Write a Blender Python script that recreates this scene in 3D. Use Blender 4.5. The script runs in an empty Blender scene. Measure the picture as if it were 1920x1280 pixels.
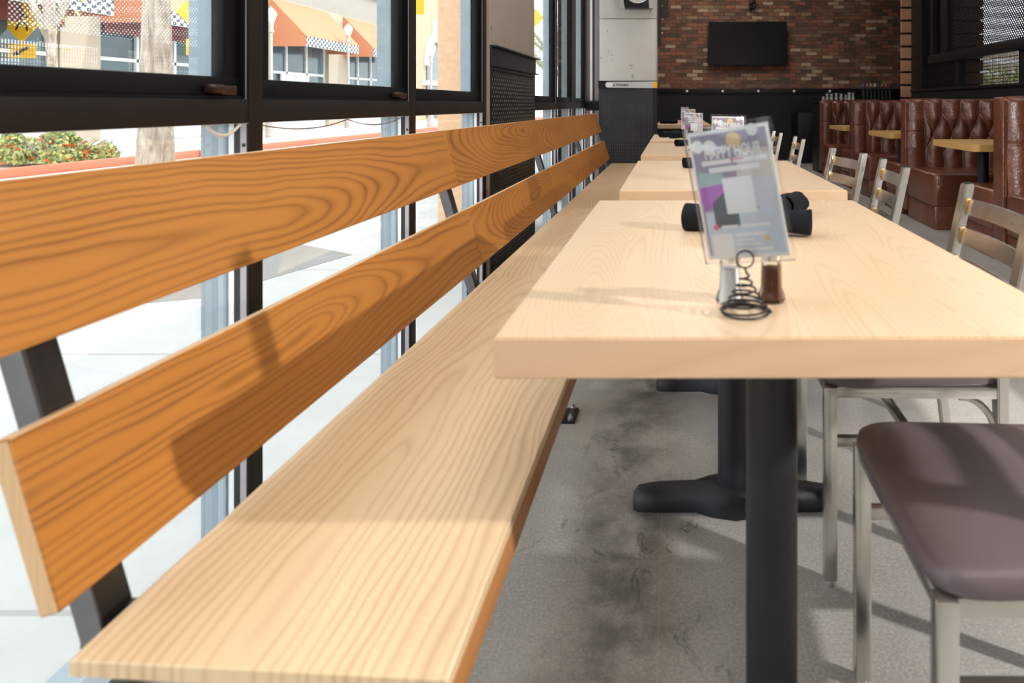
import bpy, bmesh, math, random
from mathutils import Vector, Matrix, Euler
random.seed(7)
S = bpy.context.scene
COL = S.collection
PI = math.pi

# ------------------------------------------------------------------ node helpers
class NT:
    def __init__(s, name):
        s.m = bpy.data.materials.new(name); s.m.use_nodes = True
        s.t = s.m.node_tree; s.t.nodes.clear()
        s.out = s.t.nodes.new('ShaderNodeOutputMaterial')
    def n(s, typ, **kw):
        nd = s.t.nodes.new(typ)
        for k, v in kw.items(): setattr(nd, k, v)
        return nd
    def l(s, a, b): s.t.links.new(a, b)
    def m_(s, op, a, b=None, c=None):
        nd = s.n('ShaderNodeMath', operation=op)
        for i, v in enumerate((a, b, c)):
            if v is None: continue
            if isinstance(v, (int, float)): nd.inputs[i].default_value = v
            else: s.l(v, nd.inputs[i])
        return nd.outputs[0]
    def comb(s, x, y, z):
        nd = s.n('ShaderNodeCombineXYZ')
        for i, v in enumerate((x, y, z)):
            if isinstance(v, (int, float)): nd.inputs[i].default_value = v
            else: s.l(v, nd.inputs[i])
        return nd.outputs[0]
    def sep(s, v):
        nd = s.n('ShaderNodeSeparateXYZ'); s.l(v, nd.inputs[0]); return nd.outputs
    def noise(s, vec, scale=1, detail=2, rough=.5, dist=0, out=0):
        nd = s.n('ShaderNodeTexNoise')
        if vec is not None: s.l(vec, nd.inputs['Vector'])
        nd.inputs['Scale'].default_value = scale; nd.inputs['Detail'].default_value = detail
        nd.inputs['Roughness'].default_value = rough; nd.inputs['Distortion'].default_value = dist
        return nd.outputs[out]
    def white(s, vec, col=False):
        nd = s.n('ShaderNodeTexWhiteNoise', noise_dimensions='3D'); s.l(vec, nd.inputs[0])
        return nd.outputs[1 if col else 0]
    def ramp(s, fac, stops, interp='LINEAR'):
        nd = s.n('ShaderNodeValToRGB'); nd.color_ramp.interpolation = interp
        e = nd.color_ramp.elements
        while len(e) < len(stops): e.new(.5)
        for k, (p, c) in enumerate(stops):
            e[k].position = p
            e[k].color = (c, c, c, 1) if isinstance(c, (int, float)) else (*c, 1)
        s.l(fac, nd.inputs[0]); return nd.outputs[0]
    def mix(s, f, a, b, mode='MIX'):
        nd = s.n('ShaderNodeMix', data_type='RGBA', blend_type=mode)
        for i, v in ((0, f), (6, a), (7, b)):
            if isinstance(v, (int, float)): nd.inputs[i].default_value = v
            elif isinstance(v, tuple): nd.inputs[i].default_value = (*v, 1)
            else: s.l(v, nd.inputs[i])
        return nd.outputs[2]
    def pos(s):
        """object coordinates shifted by the object's place, so each copy has its own pattern"""
        tc = s.n('ShaderNodeTexCoord'); oi = s.n('ShaderNodeObjectInfo')
        va = s.n('ShaderNodeVectorMath', operation='ADD')
        s.l(tc.outputs['Object'], va.inputs[0]); s.l(oi.outputs['Location'], va.inputs[1])
        return va.outputs[0]
    def bump(s, h, strength=.3, dist=.01):
        nd = s.n('ShaderNodeBump'); nd.inputs['Strength'].default_value = strength
        nd.inputs['Distance'].default_value = dist; s.l(h, nd.inputs['Height']); return nd.outputs[0]
    def bsdf(s, color, rough=.5, metal=0, normal=None, **kw):
        b = s.n('ShaderNodeBsdfPrincipled')
        for key, v in (('Base Color', color), ('Roughness', rough), ('Metallic', metal)):
            if isinstance(v, tuple): b.inputs[key].default_value = (*v, 1)
            elif isinstance(v, (int, float)): b.inputs[key].default_value = v
            else: s.l(v, b.inputs[key])
        if normal is not None: s.l(normal, b.inputs['Normal'])
        for k, v in kw.items(): b.inputs[k.replace('_', ' ')].default_value = v
        s.l(b.outputs[0], s.out.inputs[0]); return b

def lin(r, g, b):
    f = lambda c: (c/255/12.92) if c/255 <= .04045 else ((c/255+.055)/1.055)**2.4
    return (f(r), f(g), f(b))

def plain(name, rgb, rough=.5, metal=0, var=.12, scale=6, bump=0, bscale=80, **kw):
    t = NT(name); p = t.pos()
    c = t.mix(t.noise(p, scale, 4), tuple(v*(1-var) for v in rgb), tuple(min(1, v*(1+var)) for v in rgb))
    nr = t.bump(t.noise(p, bscale, 3), bump, .004) if bump else None
    t.bsdf(c, rough, metal, nr, **kw); return t.m

def wood(name, light, dark, across=(1, 0, 0), along=(0, 1, 0), plank=.2, p0=0., rough=.38, freq=100, amp=1., seed=0., slope=.13, d0=.05, joints=False, wobble=1.):
    """plain-sawn ash: growth rings cut as cylinders about a slightly tilted, wavering pith"""
    t = NT(name); p = t.pos()
    def dot(v):
        nd = t.n('ShaderNodeVectorMath', operation='DOT_PRODUCT'); t.l(p, nd.inputs[0]); nd.inputs[1].default_value = v; return nd.outputs['Value']
    a = dot(across); sx = dot(along)
    pa = t.m_('DIVIDE', t.m_('SUBTRACT', a, p0), plank)
    pid = t.m_('FLOOR', pa)
    if joints:
        sc = t.m_('MAXIMUM', sx, .86); seg = t.m_('FLOOR', t.m_('DIVIDE', t.m_('SUBTRACT', sc, .83), 1.53))
        ss = t.m_('SUBTRACT', sx, t.m_('ADD', t.m_('MULTIPLY', seg, 1.53), .83+.76))
    else:
        oi = t.n('ShaderNodeObjectInfo'); l = t.sep(oi.outputs['Location']); seg = l[1]
        seg = t.m_('MULTIPLY', t.m_('FLOOR', t.m_('MULTIPLY', seg, 10)), .1); ss = t.m_('SUBTRACT', sx, l[1])
    rnd = t.white(t.comb(pid, t.m_('ADD', seg, seed), 3.1+seed)); rn2 = t.white(t.comb(pid, t.m_('ADD', seg, seed), 7.7+seed))
    off = t.m_('MULTIPLY', rnd, 37.)
    sl = t.m_('MULTIPLY', t.m_('SUBTRACT', rnd, .5), 2*slope)
    sl = t.m_('ADD', sl, t.m_('MULTIPLY', t.m_('SIGN', sl), slope*.35))
    D = t.m_('ADD', t.m_('MULTIPLY', sl, ss), t.m_('MULTIPLY', t.m_('SUBTRACT', t.noise(t.comb(t.m_('MULTIPLY', sx, 1.3), off, seed), 1, 1.5, .4), .5), .14))
    D = t.m_('ADD', D, d0)
    a0 = t.m_('MULTIPLY', t.m_('SUBTRACT', t.noise(t.comb(t.m_('MULTIPLY', sx, 1.1), 9.3, off), 1, 1, .4), .5), .12)
    wob = t.m_('MULTIPLY', t.m_('SUBTRACT', t.noise(t.comb(t.m_('MULTIPLY', sx, 3.2), t.m_('MULTIPLY', a, 9), off), 1, 2.5, .5), .5), .030*wobble)
    ac = t.m_('MULTIPLY', t.m_('SUBTRACT', t.m_('FRACT', pa), t.m_('ADD', .38, t.m_('MULTIPLY', rn2, .36))), plank)
    aw = t.m_('ADD', t.m_('ADD', ac, a0), wob)
    r = t.m_('SQRT', t.m_('ADD', t.m_('ADD', t.m_('MULTIPLY', aw, aw), t.m_('MULTIPLY', D, D)), .0002))
    r2 = t.m_('ADD', r, t.m_('MULTIPLY', t.noise(t.comb(t.m_('MULTIPLY', r, 30), off, .5), 1, 1), .03))
    rr = t.m_('MULTIPLY', r2, freq)
    fr = t.m_('FRACT', rr); ringid = t.white(t.comb(t.m_('FLOOR', rr), off, 1.))
    ring = t.ramp(fr, [(0, .95), (.12, .5), (.34, .10), (.62, .08), (.86, .42), (1, .95)])
    big = t.noise(t.comb(t.m_('MULTIPLY', sx, 1.8), t.m_('MULTIPLY', a, 9), off), 1, 2)
    fine = t.noise(t.comb(t.m_('MULTIPLY', sx, 12), t.m_('MULTIPLY', a, 460), off), 1, 3, .6)
    k = t.m_('MULTIPLY', t.m_('MULTIPLY', ring, amp), t.m_('ADD', t.m_('MULTIPLY', big, 1.1), .12))
    k = t.m_('ADD', k, t.m_('MULTIPLY', t.m_('SUBTRACT', fine, .5), .30*amp))
    k = t.m_('ADD', k, t.m_('MULTIPLY', t.m_('SUBTRACT', big, .5), .35*amp))
    k = t.m_('ADD', k, t.m_('MULTIPLY', t.m_('SUBTRACT', rn2, .4), .18*amp))
    nd = t.n('ShaderNodeClamp'); t.l(k, nd.inputs[0])
    c = t.mix(nd.outputs[0], light, dark)
    t.bsdf(c, rough, 0, t.bump(fine, .06, .002), Specular_IOR_Level=.4); return t.m

M = {}
M['slat'] = wood('ash_slat', lin(194, 128, 58), lin(112, 62, 20), across=(-.2, 0, 1), plank=.283, p0=.5925, freq=82, amp=.85, seed=2., rough=.42, joints=True)  # deeper amber than the seat boards and tabletops
M['seatw'] = wood('ash_seat', lin(236, 206, 166), lin(184, 144, 100), across=(1, 0, 0), plank=.43, p0=-.655, freq=66, amp=.75, wobble=1.5, seed=5., rough=.33, joints=True)
M['topw'] = wood('ash_table', lin(232, 201, 167), lin(204, 164, 124), across=(1, 0, 0), plank=.13, p0=-.1, freq=150, amp=.6, seed=9., rough=.36, wobble=.6)
M['tope'] = wood('ash_table_edge', lin(220, 184, 150), lin(202, 162, 126), across=(0, .2, 1), along=(1, 0, 0), plank=.5, freq=80, amp=.55, seed=4., rough=.4)
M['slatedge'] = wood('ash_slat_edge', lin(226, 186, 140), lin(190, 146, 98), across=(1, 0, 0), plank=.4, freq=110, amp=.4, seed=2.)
M['boothtop'] = wood('maple_table', lin(214, 170, 106), lin(188, 140, 78), across=(1, 0, 0), plank=.14, freq=120, amp=.5, seed=3., rough=.4)
M['black'] = plain('black_steel', (.007, .0075, .009), .42, 0, .2, 12, .1, 220, Specular_IOR_Level=.3)
M['blackpow'] = plain('black_textured_iron', (.011, .0125, .016), .42, .0, .15, 20, .25, 500, Specular_IOR_Level=.4)
M['bronze'] = plain('dark_bronze_frame', (.013, .009, .007), .5, .0, .25, 5, Specular_IOR_Level=.25)
M['sash'] = plain('black_sash', (.004, .004, .004), .5, 0, .2, 8, Specular_IOR_Level=.2)
M['daylit'] = plain('daylit_bronze', (.42, .38, .40), .5, .15, .1, 30)  # frame sides: grazing daylight put into a paler lilac colour
M['whitealu'] = plain('white_frame_strip', (.85, .87, .9), .45)
M['paleblue'] = plain('outer_frame_grey', (.30, .36, .41), .5, .0, .15, 14)
M['gasket'] = plain('gasket', (.02, .018, .02), .6)
M['flatbar'] = plain('lit_post_steel', (.20, .19, .19), .35, .8, .2, 20)
M['brass'] = plain('brass_weld', (.75, .45, .18), .3, 1., .2, 60)
M['bolt'] = plain('zinc_bolt', (.7, .7, .7), .3, 1.)
M['white'] = plain('white_paint', (.85, .85, .85), .5)
M['napkin'] = plain('black_napkin', (.006, .007, .011), .85, 0, .2, 40, .35, 700, Specular_IOR_Level=.25)
M['vinyl'] = plain('brown_vinyl', (.125, .095, .100), .36, 0, .12, 8, .15, 500)
M['wire'] = plain('black_wire', (.015, .013, .013), .35, .4)
M['cable'] = plain('pale_cable', (.75, .66, .55), .5)
M['cableb'] = plain('brown_cable', (.22, .13, .1), .5)
M['ceil'] = plain('dark_ceiling', (.06, .058, .055), .8)
M['darkwall'] = plain('dark_wall', (.009, .009, .009), .7, Specular_IOR_Level=.2)
M['tv'] = plain('tv_glass', (.002, .002, .002), .3, Specular_IOR_Level=.15)
M['yellow'] = plain('yellow_sign', lin(250, 190, 30), .5, 0, .03)
M['signblack'] = plain('sign_black', (.03, .03, .03), .5)
M['orange'] = plain('orange_awning', lin(206, 138, 104), .85, 0, .06, 1.5)
M['redunder'] = plain('awning_underside', lin(120, 62, 52), .85)
M['redcurb'] = plain('red_curb', lin(206, 112, 88), .8, 0, .12, 2)
M['cream'] = plain('cream_stucco', lin(184, 170, 152), .9, 0, .05, 1.5, .3, 25)
M['greywall'] = plain('grey_stucco', lin(160, 154, 146), .9, 0, .05, 1)
M['peach'] = plain('peach_stucco', lin(232, 190, 154), .9, 0, .16, 22, 1., 34)
M['postgrey'] = plain('lamp_post_grey', lin(190, 180, 172), .6)
M['globe'] = plain('lamp_globe', (.85, .87, .85), .3)
M['shopglass'] = plain('shop_glass', lin(84, 100, 106), .12, 0, .5, .5)
M['teal'] = plain('teal_poster', lin(70, 170, 170), .6)
M['leaf'] = plain('yellow_green_leaf', lin(176, 176, 110), .7, 0, .35, 4)
M['leafd'] = plain('green_leaf', lin(122, 148, 104), .7, 0, .35, 4)
M['flower'] = plain('orange_flower', lin(240, 95, 40), .7)
M['gravel'] = plain('tan_gravel', lin(214, 182, 152), .9, 0, .4, 30)
M['planks'] = plain('brown_plank', lin(176, 128, 98), .7, 0, .2, 5)
M['clear'] = None

def make_special():
    # glass: mostly see-through with a fresnel reflection, clear for light
    def glass(name, tint, refl=1.0, rough=0.0):
        t = NT(name)
        tr = t.n('ShaderNodeBsdfTransparent'); tr.inputs[0].default_value = (*tint, 1)
        gl = t.n('ShaderNodeBsdfGlossy'); gl.inputs['Roughness'].default_value = rough
        fr = t.n('ShaderNodeFresnel'); fr.inputs[0].default_value = 1.45
        mx = t.n('ShaderNodeMixShader'); t.l(t.m_('MULTIPLY', fr.outputs[0], refl), mx.inputs[0])
        t.l(tr.outputs[0], mx.inputs[1]); t.l(gl.outputs[0], mx.inputs[2]); t.l(mx.outputs[0], t.out.inputs[0])
        return t.m
    M['glass'] = glass('window_glass', (.96, .98, .97), .28)
    M['acrylic'] = glass('clear_acrylic', (.97, .97, .98), .9, .05)
    M['tumbler'] = glass('tumbler_glass', (.92, .93, .93), .9, .08)
    # chair steel
    t = NT('brushed_raw_steel'); p = t.pos()
    n1 = t.noise(p, 9, 3)
    c = t.ramp(t.noise(p, 3, 2), [(.3, (.52, .49, .45)), (.7, (.68, .665, .635))])
    rr = t.ramp(t.noise(p, 20, 3), [(.3, .20), (.7, .28)])
    t.bsdf(c, rr, .92); M['steel'] = t.m
    # leather
    t = NT('brown_leather'); p = t.pos()
    n1 = t.noise(p, 5, 4, .6); n2 = t.noise(p, 60, 3)
    c = t.ramp(n1, [(.3, lin(84, 42, 28)), (.55, lin(108, 58, 40)), (.75, lin(130, 76, 52))])
    c = t.mix(.25, c, t.ramp(n2, [(.35, lin(76, 40, 28)), (.65, lin(136, 78, 54))]))
    h = t.m_('ADD', t.m_('MULTIPLY', t.noise(p, 9, 5, .6, 1.2), 1.), t.m_('MULTIPLY', n2, .15))
    t.bsdf(c, .29, 0, t.bump(h, .4, .02), Specular_IOR_Level=.75); M['leather'] = t.m
    # concrete
    def conc(name, c1, c2, rough):
        t = NT(name); p = t.pos()
        a = t.noise(p, 2.2, 6, .6); b = t.noise(p, 45, 3)
        c = t.mix(a, c1, c2)
        pits = t.ramp(t.noise(p, 14, 2), [(.26, .55), (.3, 1)])
        c = t.mix(1, c, pits, 'MULTIPLY')
        t.bsdf(c, rough, 0, t.bump(b, .12, .004)); return t.m
    M['concw'] = conc('pale_concrete', (.50, .485, .46), (.66, .64, .61), .8)
    M['concb'] = conc('brown_concrete', (.30, .24, .20), (.40, .33, .28), .8)
    # floor
    t = NT('polished_concrete_floor'); p = t.pos(); x, y, z = t.sep(p)
    a = t.noise(p, 1.6, 8, .65, .3); b = t.noise(p, 9, 6, .7); fn = t.noise(p, 160, 3)
    base = t.ramp(a, [(.3, (.23, .215, .20)), (.5, (.34, .325, .305)), (.7, (.45, .43, .41))])
    base = t.mix(.5, base, t.ramp(fn, [(.35, (.28, .265, .25)), (.55, (.42, .40, .375)), (.72, (.62, .59, .55))]))
    # dark foot traffic stain running along beside the bench
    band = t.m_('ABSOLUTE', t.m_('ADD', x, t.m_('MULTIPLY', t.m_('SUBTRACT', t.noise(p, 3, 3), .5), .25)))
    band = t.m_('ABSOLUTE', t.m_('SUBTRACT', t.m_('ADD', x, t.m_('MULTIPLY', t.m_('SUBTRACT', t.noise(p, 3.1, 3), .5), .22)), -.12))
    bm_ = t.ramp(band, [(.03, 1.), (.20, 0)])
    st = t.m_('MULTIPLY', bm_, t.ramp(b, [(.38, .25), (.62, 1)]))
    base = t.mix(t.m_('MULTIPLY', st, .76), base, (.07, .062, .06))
    sc = t.noise(t.comb(t.m_('MULTIPLY', x, 14), t.m_('MULTIPLY', y, 7), 1.7), 1, 4, .7, 1.4)
    scm = t.ramp(sc, [(.0, 0), (.60, 0), (.64, 1), (.70, .1), (1, 0)])
    scm = t.m_('MULTIPLY', scm, t.ramp(t.noise(p, 2.3, 2), [(.42, 0), (.58, 1)]))
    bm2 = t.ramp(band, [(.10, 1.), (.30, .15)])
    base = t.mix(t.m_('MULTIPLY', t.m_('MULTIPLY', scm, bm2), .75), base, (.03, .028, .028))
    # thin sawn joint
    jm = t.m_('LESS_THAN', t.m_('ABSOLUTE', t.m_('ADD', t.m_('ADD', x, .036), t.m_('MULTIPLY', t.m_('SUBTRACT', t.noise(p, 40, 2), .5), .003))), .0011)
    base = t.mix(t.m_('MULTIPLY', jm, .5), base, lin(190, 150, 118))
    # paler patched square around the bench foot
    inx = t.m_('LESS_THAN', t.m_('ABSOLUTE', t.m_('SUBTRACT', x, -.37)), .10)
    iny = t.m_('LESS_THAN', t.m_('ABSOLUTE', t.m_('SUBTRACT', y, 2.30)), .17)
    base = t.mix(t.m_('MULTIPLY', t.m_('MULTIPLY', inx, iny), .45), base, (.42, .38, .33))
    rg = t.ramp(b, [(.3, .28), (.7, .5)])
    t.bsdf(base, rg, 0, t.bump(fn, .05, .002), Specular_IOR_Level=.5); M['floor'] = t.m
    # brick
    t = NT('old_brick_wall'); p = t.pos(); x, y, z = t.sep(p)
    w, h = .205, .0677
    row = t.m_('FLOOR', t.m_('DIVIDE', z, h))
    sh = t.m_('MULTIPLY', t.m_('MODULO', t.m_('ADD', row, 100), 2), .5)
    u = t.m_('ADD', t.m_('DIVIDE', t.m_('ADD', x, 20), w), sh)
    colm = t.m_('FLOOR', u); fu = t.m_('FRACT', u); fv = t.m_('FRACT', t.m_('DIVIDE', z, h))
    rn = t.white(t.comb(row, colm, 1.)); rn2 = t.white(t.comb(colm, row, 5.))
    bc = t.ramp(rn, [(0, (.055, .030, .020)), (.2, (.12, .046, .026)), (.42, (.20, .070, .036)), (.66, (.31, .10, .048)), (.78, (.18, .110, .072)), (.88, (.32, .20, .12)), (.95, (.52, .37, .25))], 'CONSTANT')
    bc = t.mix(.3, bc, t.ramp(t.noise(p, 28, 4, .7), [(.3, (.05, .03, .025)), (.7, (.40, .24, .16))]))
    mv = t.m_('MAXIMUM', t.m_('LESS_THAN', fv, .13), t.m_('LESS_THAN', fu, .05))
    c = t.mix(mv, bc, (.085, .060, .045))
    hgt = t.m_('SUBTRACT', t.m_('ADD', t.m_('MULTIPLY', rn2, .4), t.m_('MULTIPLY', t.noise(p, 60, 3), .5)), mv)
    t.bsdf(c, .85, 0, t.bump(hgt, .6, .012)); M['brick'] = t.m
    # black wainscot with a fine grid
    t = NT('black_grid_panel'); p = t.pos(); x, y, z = t.sep(p)
    g = t.m_('MULTIPLY', t.m_('SINE', t.m_('MULTIPLY', x, 150)), t.m_('SINE', t.m_('MULTIPLY', z, 150)))
    t.bsdf((.006, .007, .008), .38, 0, t.bump(g, .4, .006), Specular_IOR_Level=.35); M['wains'] = t.m
    # chequered valance
    t = NT('chequered_valance'); p = t.pos(); x, y, z = t.sep(p)
    ck = t.m_('MODULO', t.m_('ADD', t.m_('FLOOR', t.m_('DIVIDE', y, .15)), t.m_('FLOOR', t.m_('DIVIDE', z, .103))), 2)
    ck = t.m_('ABSOLUTE', ck)
    t.bsdf(t.mix(ck, (.07, .08, .09), (.62, .61, .60)), .8); M['check'] = t.m
    # sidewalk
    t = NT('sidewalk_concrete'); p = t.pos(); x, y, z = t.sep(p)
    j = t.m_('MAXIMUM', t.m_('LESS_THAN', t.m_('ABSOLUTE', t.m_('SUBTRACT', t.m_('FRACT', t.m_('DIVIDE', t.m_('ADD', y, 20.3), 1.5)), .5)), .006),
             t.m_('LESS_THAN', t.m_('ABSOLUTE', t.m_('SUBTRACT', t.m_('FRACT', t.m_('DIVIDE', t.m_('ADD', x, 20.9), 1.5)), .5)), .006))
    c = t.ramp(t.noise(p, 1.2, 7, .65), [(.3, (.47, .465, .455)), (.7, (.60, .595, .585))])
    t.bsdf(t.mix(t.m_('MULTIPLY', j, .6), c, (.3, .29, .28)), .85); M['walk'] = t.m
    # bark
    t = NT('pale_bark'); p = t.pos(); x, y, z = t.sep(p)
    n1 = t.noise(t.comb(t.m_('MULTIPLY', x, 16), t.m_('MULTIPLY', y, 16), t.m_('MULTIPLY', z, 4)), 1, 6, .7, .8)
    c = t.ramp(n1, [(.3, lin(120, 104, 92)), (.5, lin(184, 168, 152)), (.7, lin(214, 200, 186))])
    t.bsdf(c, .9, 0, t.bump(n1, .9, .03)); M['bark'] = t.m
make_special()

def flat(name, rgb, rough=.5):
    t = NT(name); t.bsdf(rgb, rough); return t.m

# ------------------------------------------------------------------ mesh helpers
class MB:
    def __init__(s): s.bm = bmesh.new(); s.mi = 0
    def _mark(s, geom):
        for f in geom:
            if isinstance(f, bmesh.types.BMFace): f.material_index = s.mi
    def box(s, x0, x1, y0, y1, z0, z1, bev=0, seg=2, mat=None):
        r = bmesh.ops.create_cube(s.bm, size=1)
        vs = r['verts']
        mm = Matrix.Translation(((x0+x1)/2, (y0+y1)/2, (z0+z1)/2)) @ Matrix.Diagonal((abs(x1-x0), abs(y1-y0), abs(z1-z0), 1))
        if mat is not None: mm = mat @ mm
        bmesh.ops.transform(s.bm, matrix=mm, verts=vs)
        fs = set(f for v in vs for f in v.link_faces)
        s._mark(fs)
        if bev:
            es = list(set(e for v in vs for e in v.link_edges))
            rr = bmesh.ops.bevel(s.bm, geom=es, offset=bev, segments=seg, profile=.5, affect='EDGES', clamp_overlap=True)
            s._mark(rr['faces'])
        return s
    def beam(s, a, b, w, h, up=(0, 0, 1), bev=0):
        """rectangular bar from a to b: w across, h along the up-ish direction"""
        a = Vector(a); b = Vector(b); d = (b-a); L = d.length; zz = d.normalized()
        up = Vector(up)
        xx = up.cross(zz)
        if xx.length < 1e-5: xx = Vector((1, 0, 0)).cross(zz)
        xx.normalize(); yy = zz.cross(xx)
        mm = Matrix((xx, yy, zz)).transposed().to_4x4(); mm.translation = (a+b)/2
        return s.box(-w/2, w/2, -h/2, h/2, -L/2, L/2, bev, 2, mm)
    def tube(s, pts, r, n=8, closed=False, rs=None):
        pts = [Vector(p) for p in pts]; N = len(pts); rings = []
        prev = None
        for i, p in enumerate(pts):
            if closed: d = pts[(i+1) % N]-pts[i-1]
            else: d = pts[min(i+1, N-1)]-pts[max(i-1, 0)]
            d.normalize()
            if prev is None:
                u = d.orthogonal().normalized()
            else:
                u = prev-d*prev.dot(d)
                if u.length < 1e-6: u = d.orthogonal()
                u.normalize()
            prev = u; v = d.cross(u)
            rr = rs[i] if rs else r
            rings.append([s.bm.verts.new(p+rr*(math.cos(2*PI*k/n)*u+math.sin(2*PI*k/n)*v)) for k in range(n)])
        m = N if closed else N-1
        for i in range(m):
            A, B = rings[i], rings[(i+1) % N]
            for k in range(n):
                f = s.bm.faces.new((A[k], A[(k+1) % n], B[(k+1) % n], B[k])); f.material_index = s.mi
        if not closed:
            for R, rev in ((rings[0], True), (rings[-1], False)):
                f = s.bm.faces.new(R[::-1] if rev else R); f.material_index = s.mi
        return s
    def lathe(s, prof, c=(0, 0, 0), n=24, cap=True):
        c = Vector(c); rings = []
        for r, z in prof:
            rings.append([s.bm.verts.new(c+Vector((r*math.cos(2*PI*k/n), r*math.sin(2*PI*k/n), z))) for k in range(n)])
        for A, B in zip(rings, rings[1:]):
            for k in range(n):
                f = s.bm.faces.new((A[k], A[(k+1) % n], B[(k+1) % n], B[k])); f.material_index = s.mi
        if cap:
            f = s.bm.faces.new(rings[0][::-1]); f.material_index = s.mi
            f = s.bm.faces.new(rings[-1]); f.material_index = s.mi
        return s
    def prism(s, poly, d, mat=None):
        """poly: list of 3D points (planar), extruded by vector d"""
        d = Vector(d)
        A = [Vector(p) for p in poly]; B = [p+d for p in A]
        if mat is not None: A = [mat @ p for p in A]; B = [mat @ p for p in B]
        a = [s.bm.verts.new(p) for p in A]; b = [s.bm.verts.new(p) for p in B]
        fs = [s.bm.faces.new(a[::-1]), s.bm.faces.new(b)]
        n = len(a)
        for i in range(n): fs.append(s.bm.faces.new((a[i], a[(i+1) % n], b[(i+1) % n], b[i])))
        s._mark(fs); return s
    def ball(s, c, r, sub=2, sc=(1, 1, 1), rot=None):
        rr = bmesh.ops.create_icosphere(s.bm, subdivisions=sub, radius=r)
        mm = Matrix.Translation(c) @ (rot.to_matrix().to_4x4() if rot else Matrix.Identity(4)) @ Matrix.Diagonal((*sc, 1))
        bmesh.ops.transform(s.bm, matrix=mm, verts=rr['verts'])
        s._mark(set(f for v in rr['verts'] for f in v.link_faces)); return s
    def build(s, name, mats, parent=None, loc=None, smooth=40):
        bmesh.ops.recalc_face_normals(s.bm, faces=s.bm.faces[:])
        me = bpy.data.meshes.new(name); s.bm.to_mesh(me); s.bm.free()
        if not isinstance(mats, (list, tuple)): mats = [mats]
        for m in mats: me.materials.append(m)
        if smooth:
            for p in me.polygons: p.use_smooth = True
            me.set_sharp_from_angle(angle=math.radians(smooth))
        o = bpy.data.objects.new(name, me); COL.objects.link(o)
        if parent: o.parent = parent
        if loc: o.location = loc
        return o

def tag(o, label=None, cat=None, group=None, kind=None):
    if label: o['label'] = label
    if cat: o['category'] = cat
    if group: o['group'] = group
    if kind: o['kind'] = kind
    return o
def thing(name, label, cat, loc=(0, 0, 0), rz=0, group=None):
    o = bpy.data.objects.new(name, None); COL.objects.link(o); o.empty_display_size = .05
    o.location = loc; o.rotation_euler = (0, 0, rz)
    return tag(o, label, cat, group)
def struct_root(name, label=None):
    o = bpy.data.objects.new(name, None); COL.objects.link(o); o.empty_display_size = .05
    return tag(o, label, 'window' if 'window' in name else 'structure', kind='structure')
def copy_tree(o, parent=None):
    c = o.copy(); COL.objects.link(c)
    if parent: c.parent = parent
    for ch in list(o.children): copy_tree(ch, c)
    return c
def copy_thing(o, label, loc, rz=0, group=None):
    c = copy_tree(o); c.location = loc; c.rotation_euler = (0, 0, rz); c['label'] = label
    if group: c['group'] = group
    return c
def struct(o, label=None, cat='structure'): return tag(o, label, cat, kind='structure')
CX, CY, F, CZ = 1268., 195., 1295., 1.048
def at(px, py, Y): return Vector(((px-CX)*Y/F, Y, CZ-(py-CY)*Y/F))

# ------------------------------------------------------------------ camera
cam = bpy.data.cameras.new('camera'); co = bpy.data.objects.new('camera', cam); COL.objects.link(co)
co.location = (0, 0, CZ); co.rotation_euler = (PI/2, 0, 0)
cam.sensor_width = 36; cam.lens = F/1920*36
cam.shift_x = -(CX-960)/1920; cam.shift_y = -(640-CY)/1920
cam.dof.use_dof = True; cam.dof.focus_distance = 3.4; cam.dof.aperture_fstop = 4.4
cam.clip_start = .05; cam.clip_end = 300
S.camera = co

# ------------------------------------------------------------------ room shell
XW = -.98
struct(MB().box(-1.10, 3.52, -3.5, 13.25, -.12, 0).box(3.52, 4.5, 10.21, 13.25, -.12, 0).build('floor', M['floor']), 'stained grey polished concrete floor', 'floor')
struct(MB().box(-1.3, 3.6, -3.5, 13.25, 4.0, 4.1).box(3.6, 4.5, 10.1, 13.25, 4.0, 4.1).build('ceiling', M['ceil']), 'dark ceiling', 'ceiling')
struct(MB().box(-1.3, 4.5, 13.05, 13.25, 0, 4.0).build('wall_back', M['brick']), 'old multicoloured brick back wall', 'wall')
struct(MB().box(-.9, 4.4, 12.99, 13.05, 0, 1.24).build('trim_2', M['wains']), 'black panelled wainscot below the brick wall', 'wainscot')
struct(MB().box(-.9, 4.4, 12.96, 13.05, 1.24, 1.34, .006).build('trim_3', M['black']), 'black steel cap rail of the wainscot', 'rail')
for k, px in enumerate((1288, 1355, 1422, 1489, 1556)):
    p = at(px, 171, 12.95)
    b = MB(); b.lathe([(.0, 0), (.022, 0), (.024, .006), (.015, .016), (.0, .018)], n=16, cap=False)
    o = b.build('rail_bolt', M['white']); o.location = p; o.rotation_euler = (PI/2, 0, 0)
    tag(o, ['round white bolt head on black rail, nearest the concrete column', 'round white bolt head on black rail, second from the concrete column',
            'round white bolt head on black rail below the television', 'round white bolt head on black rail right of the television',
            'round white bolt head on black rail above the glasses'][k], 'bolt', 'white bolt heads along the wainscot rail')

struct(MB().box(-1.3, 3.6, -3.6, -3.5, 0, 4.0).build('wall_rear', plain('pale_plaster', (.78, .75, .70), .8)), 'warm plaster wall behind the camera', 'wall')
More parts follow.
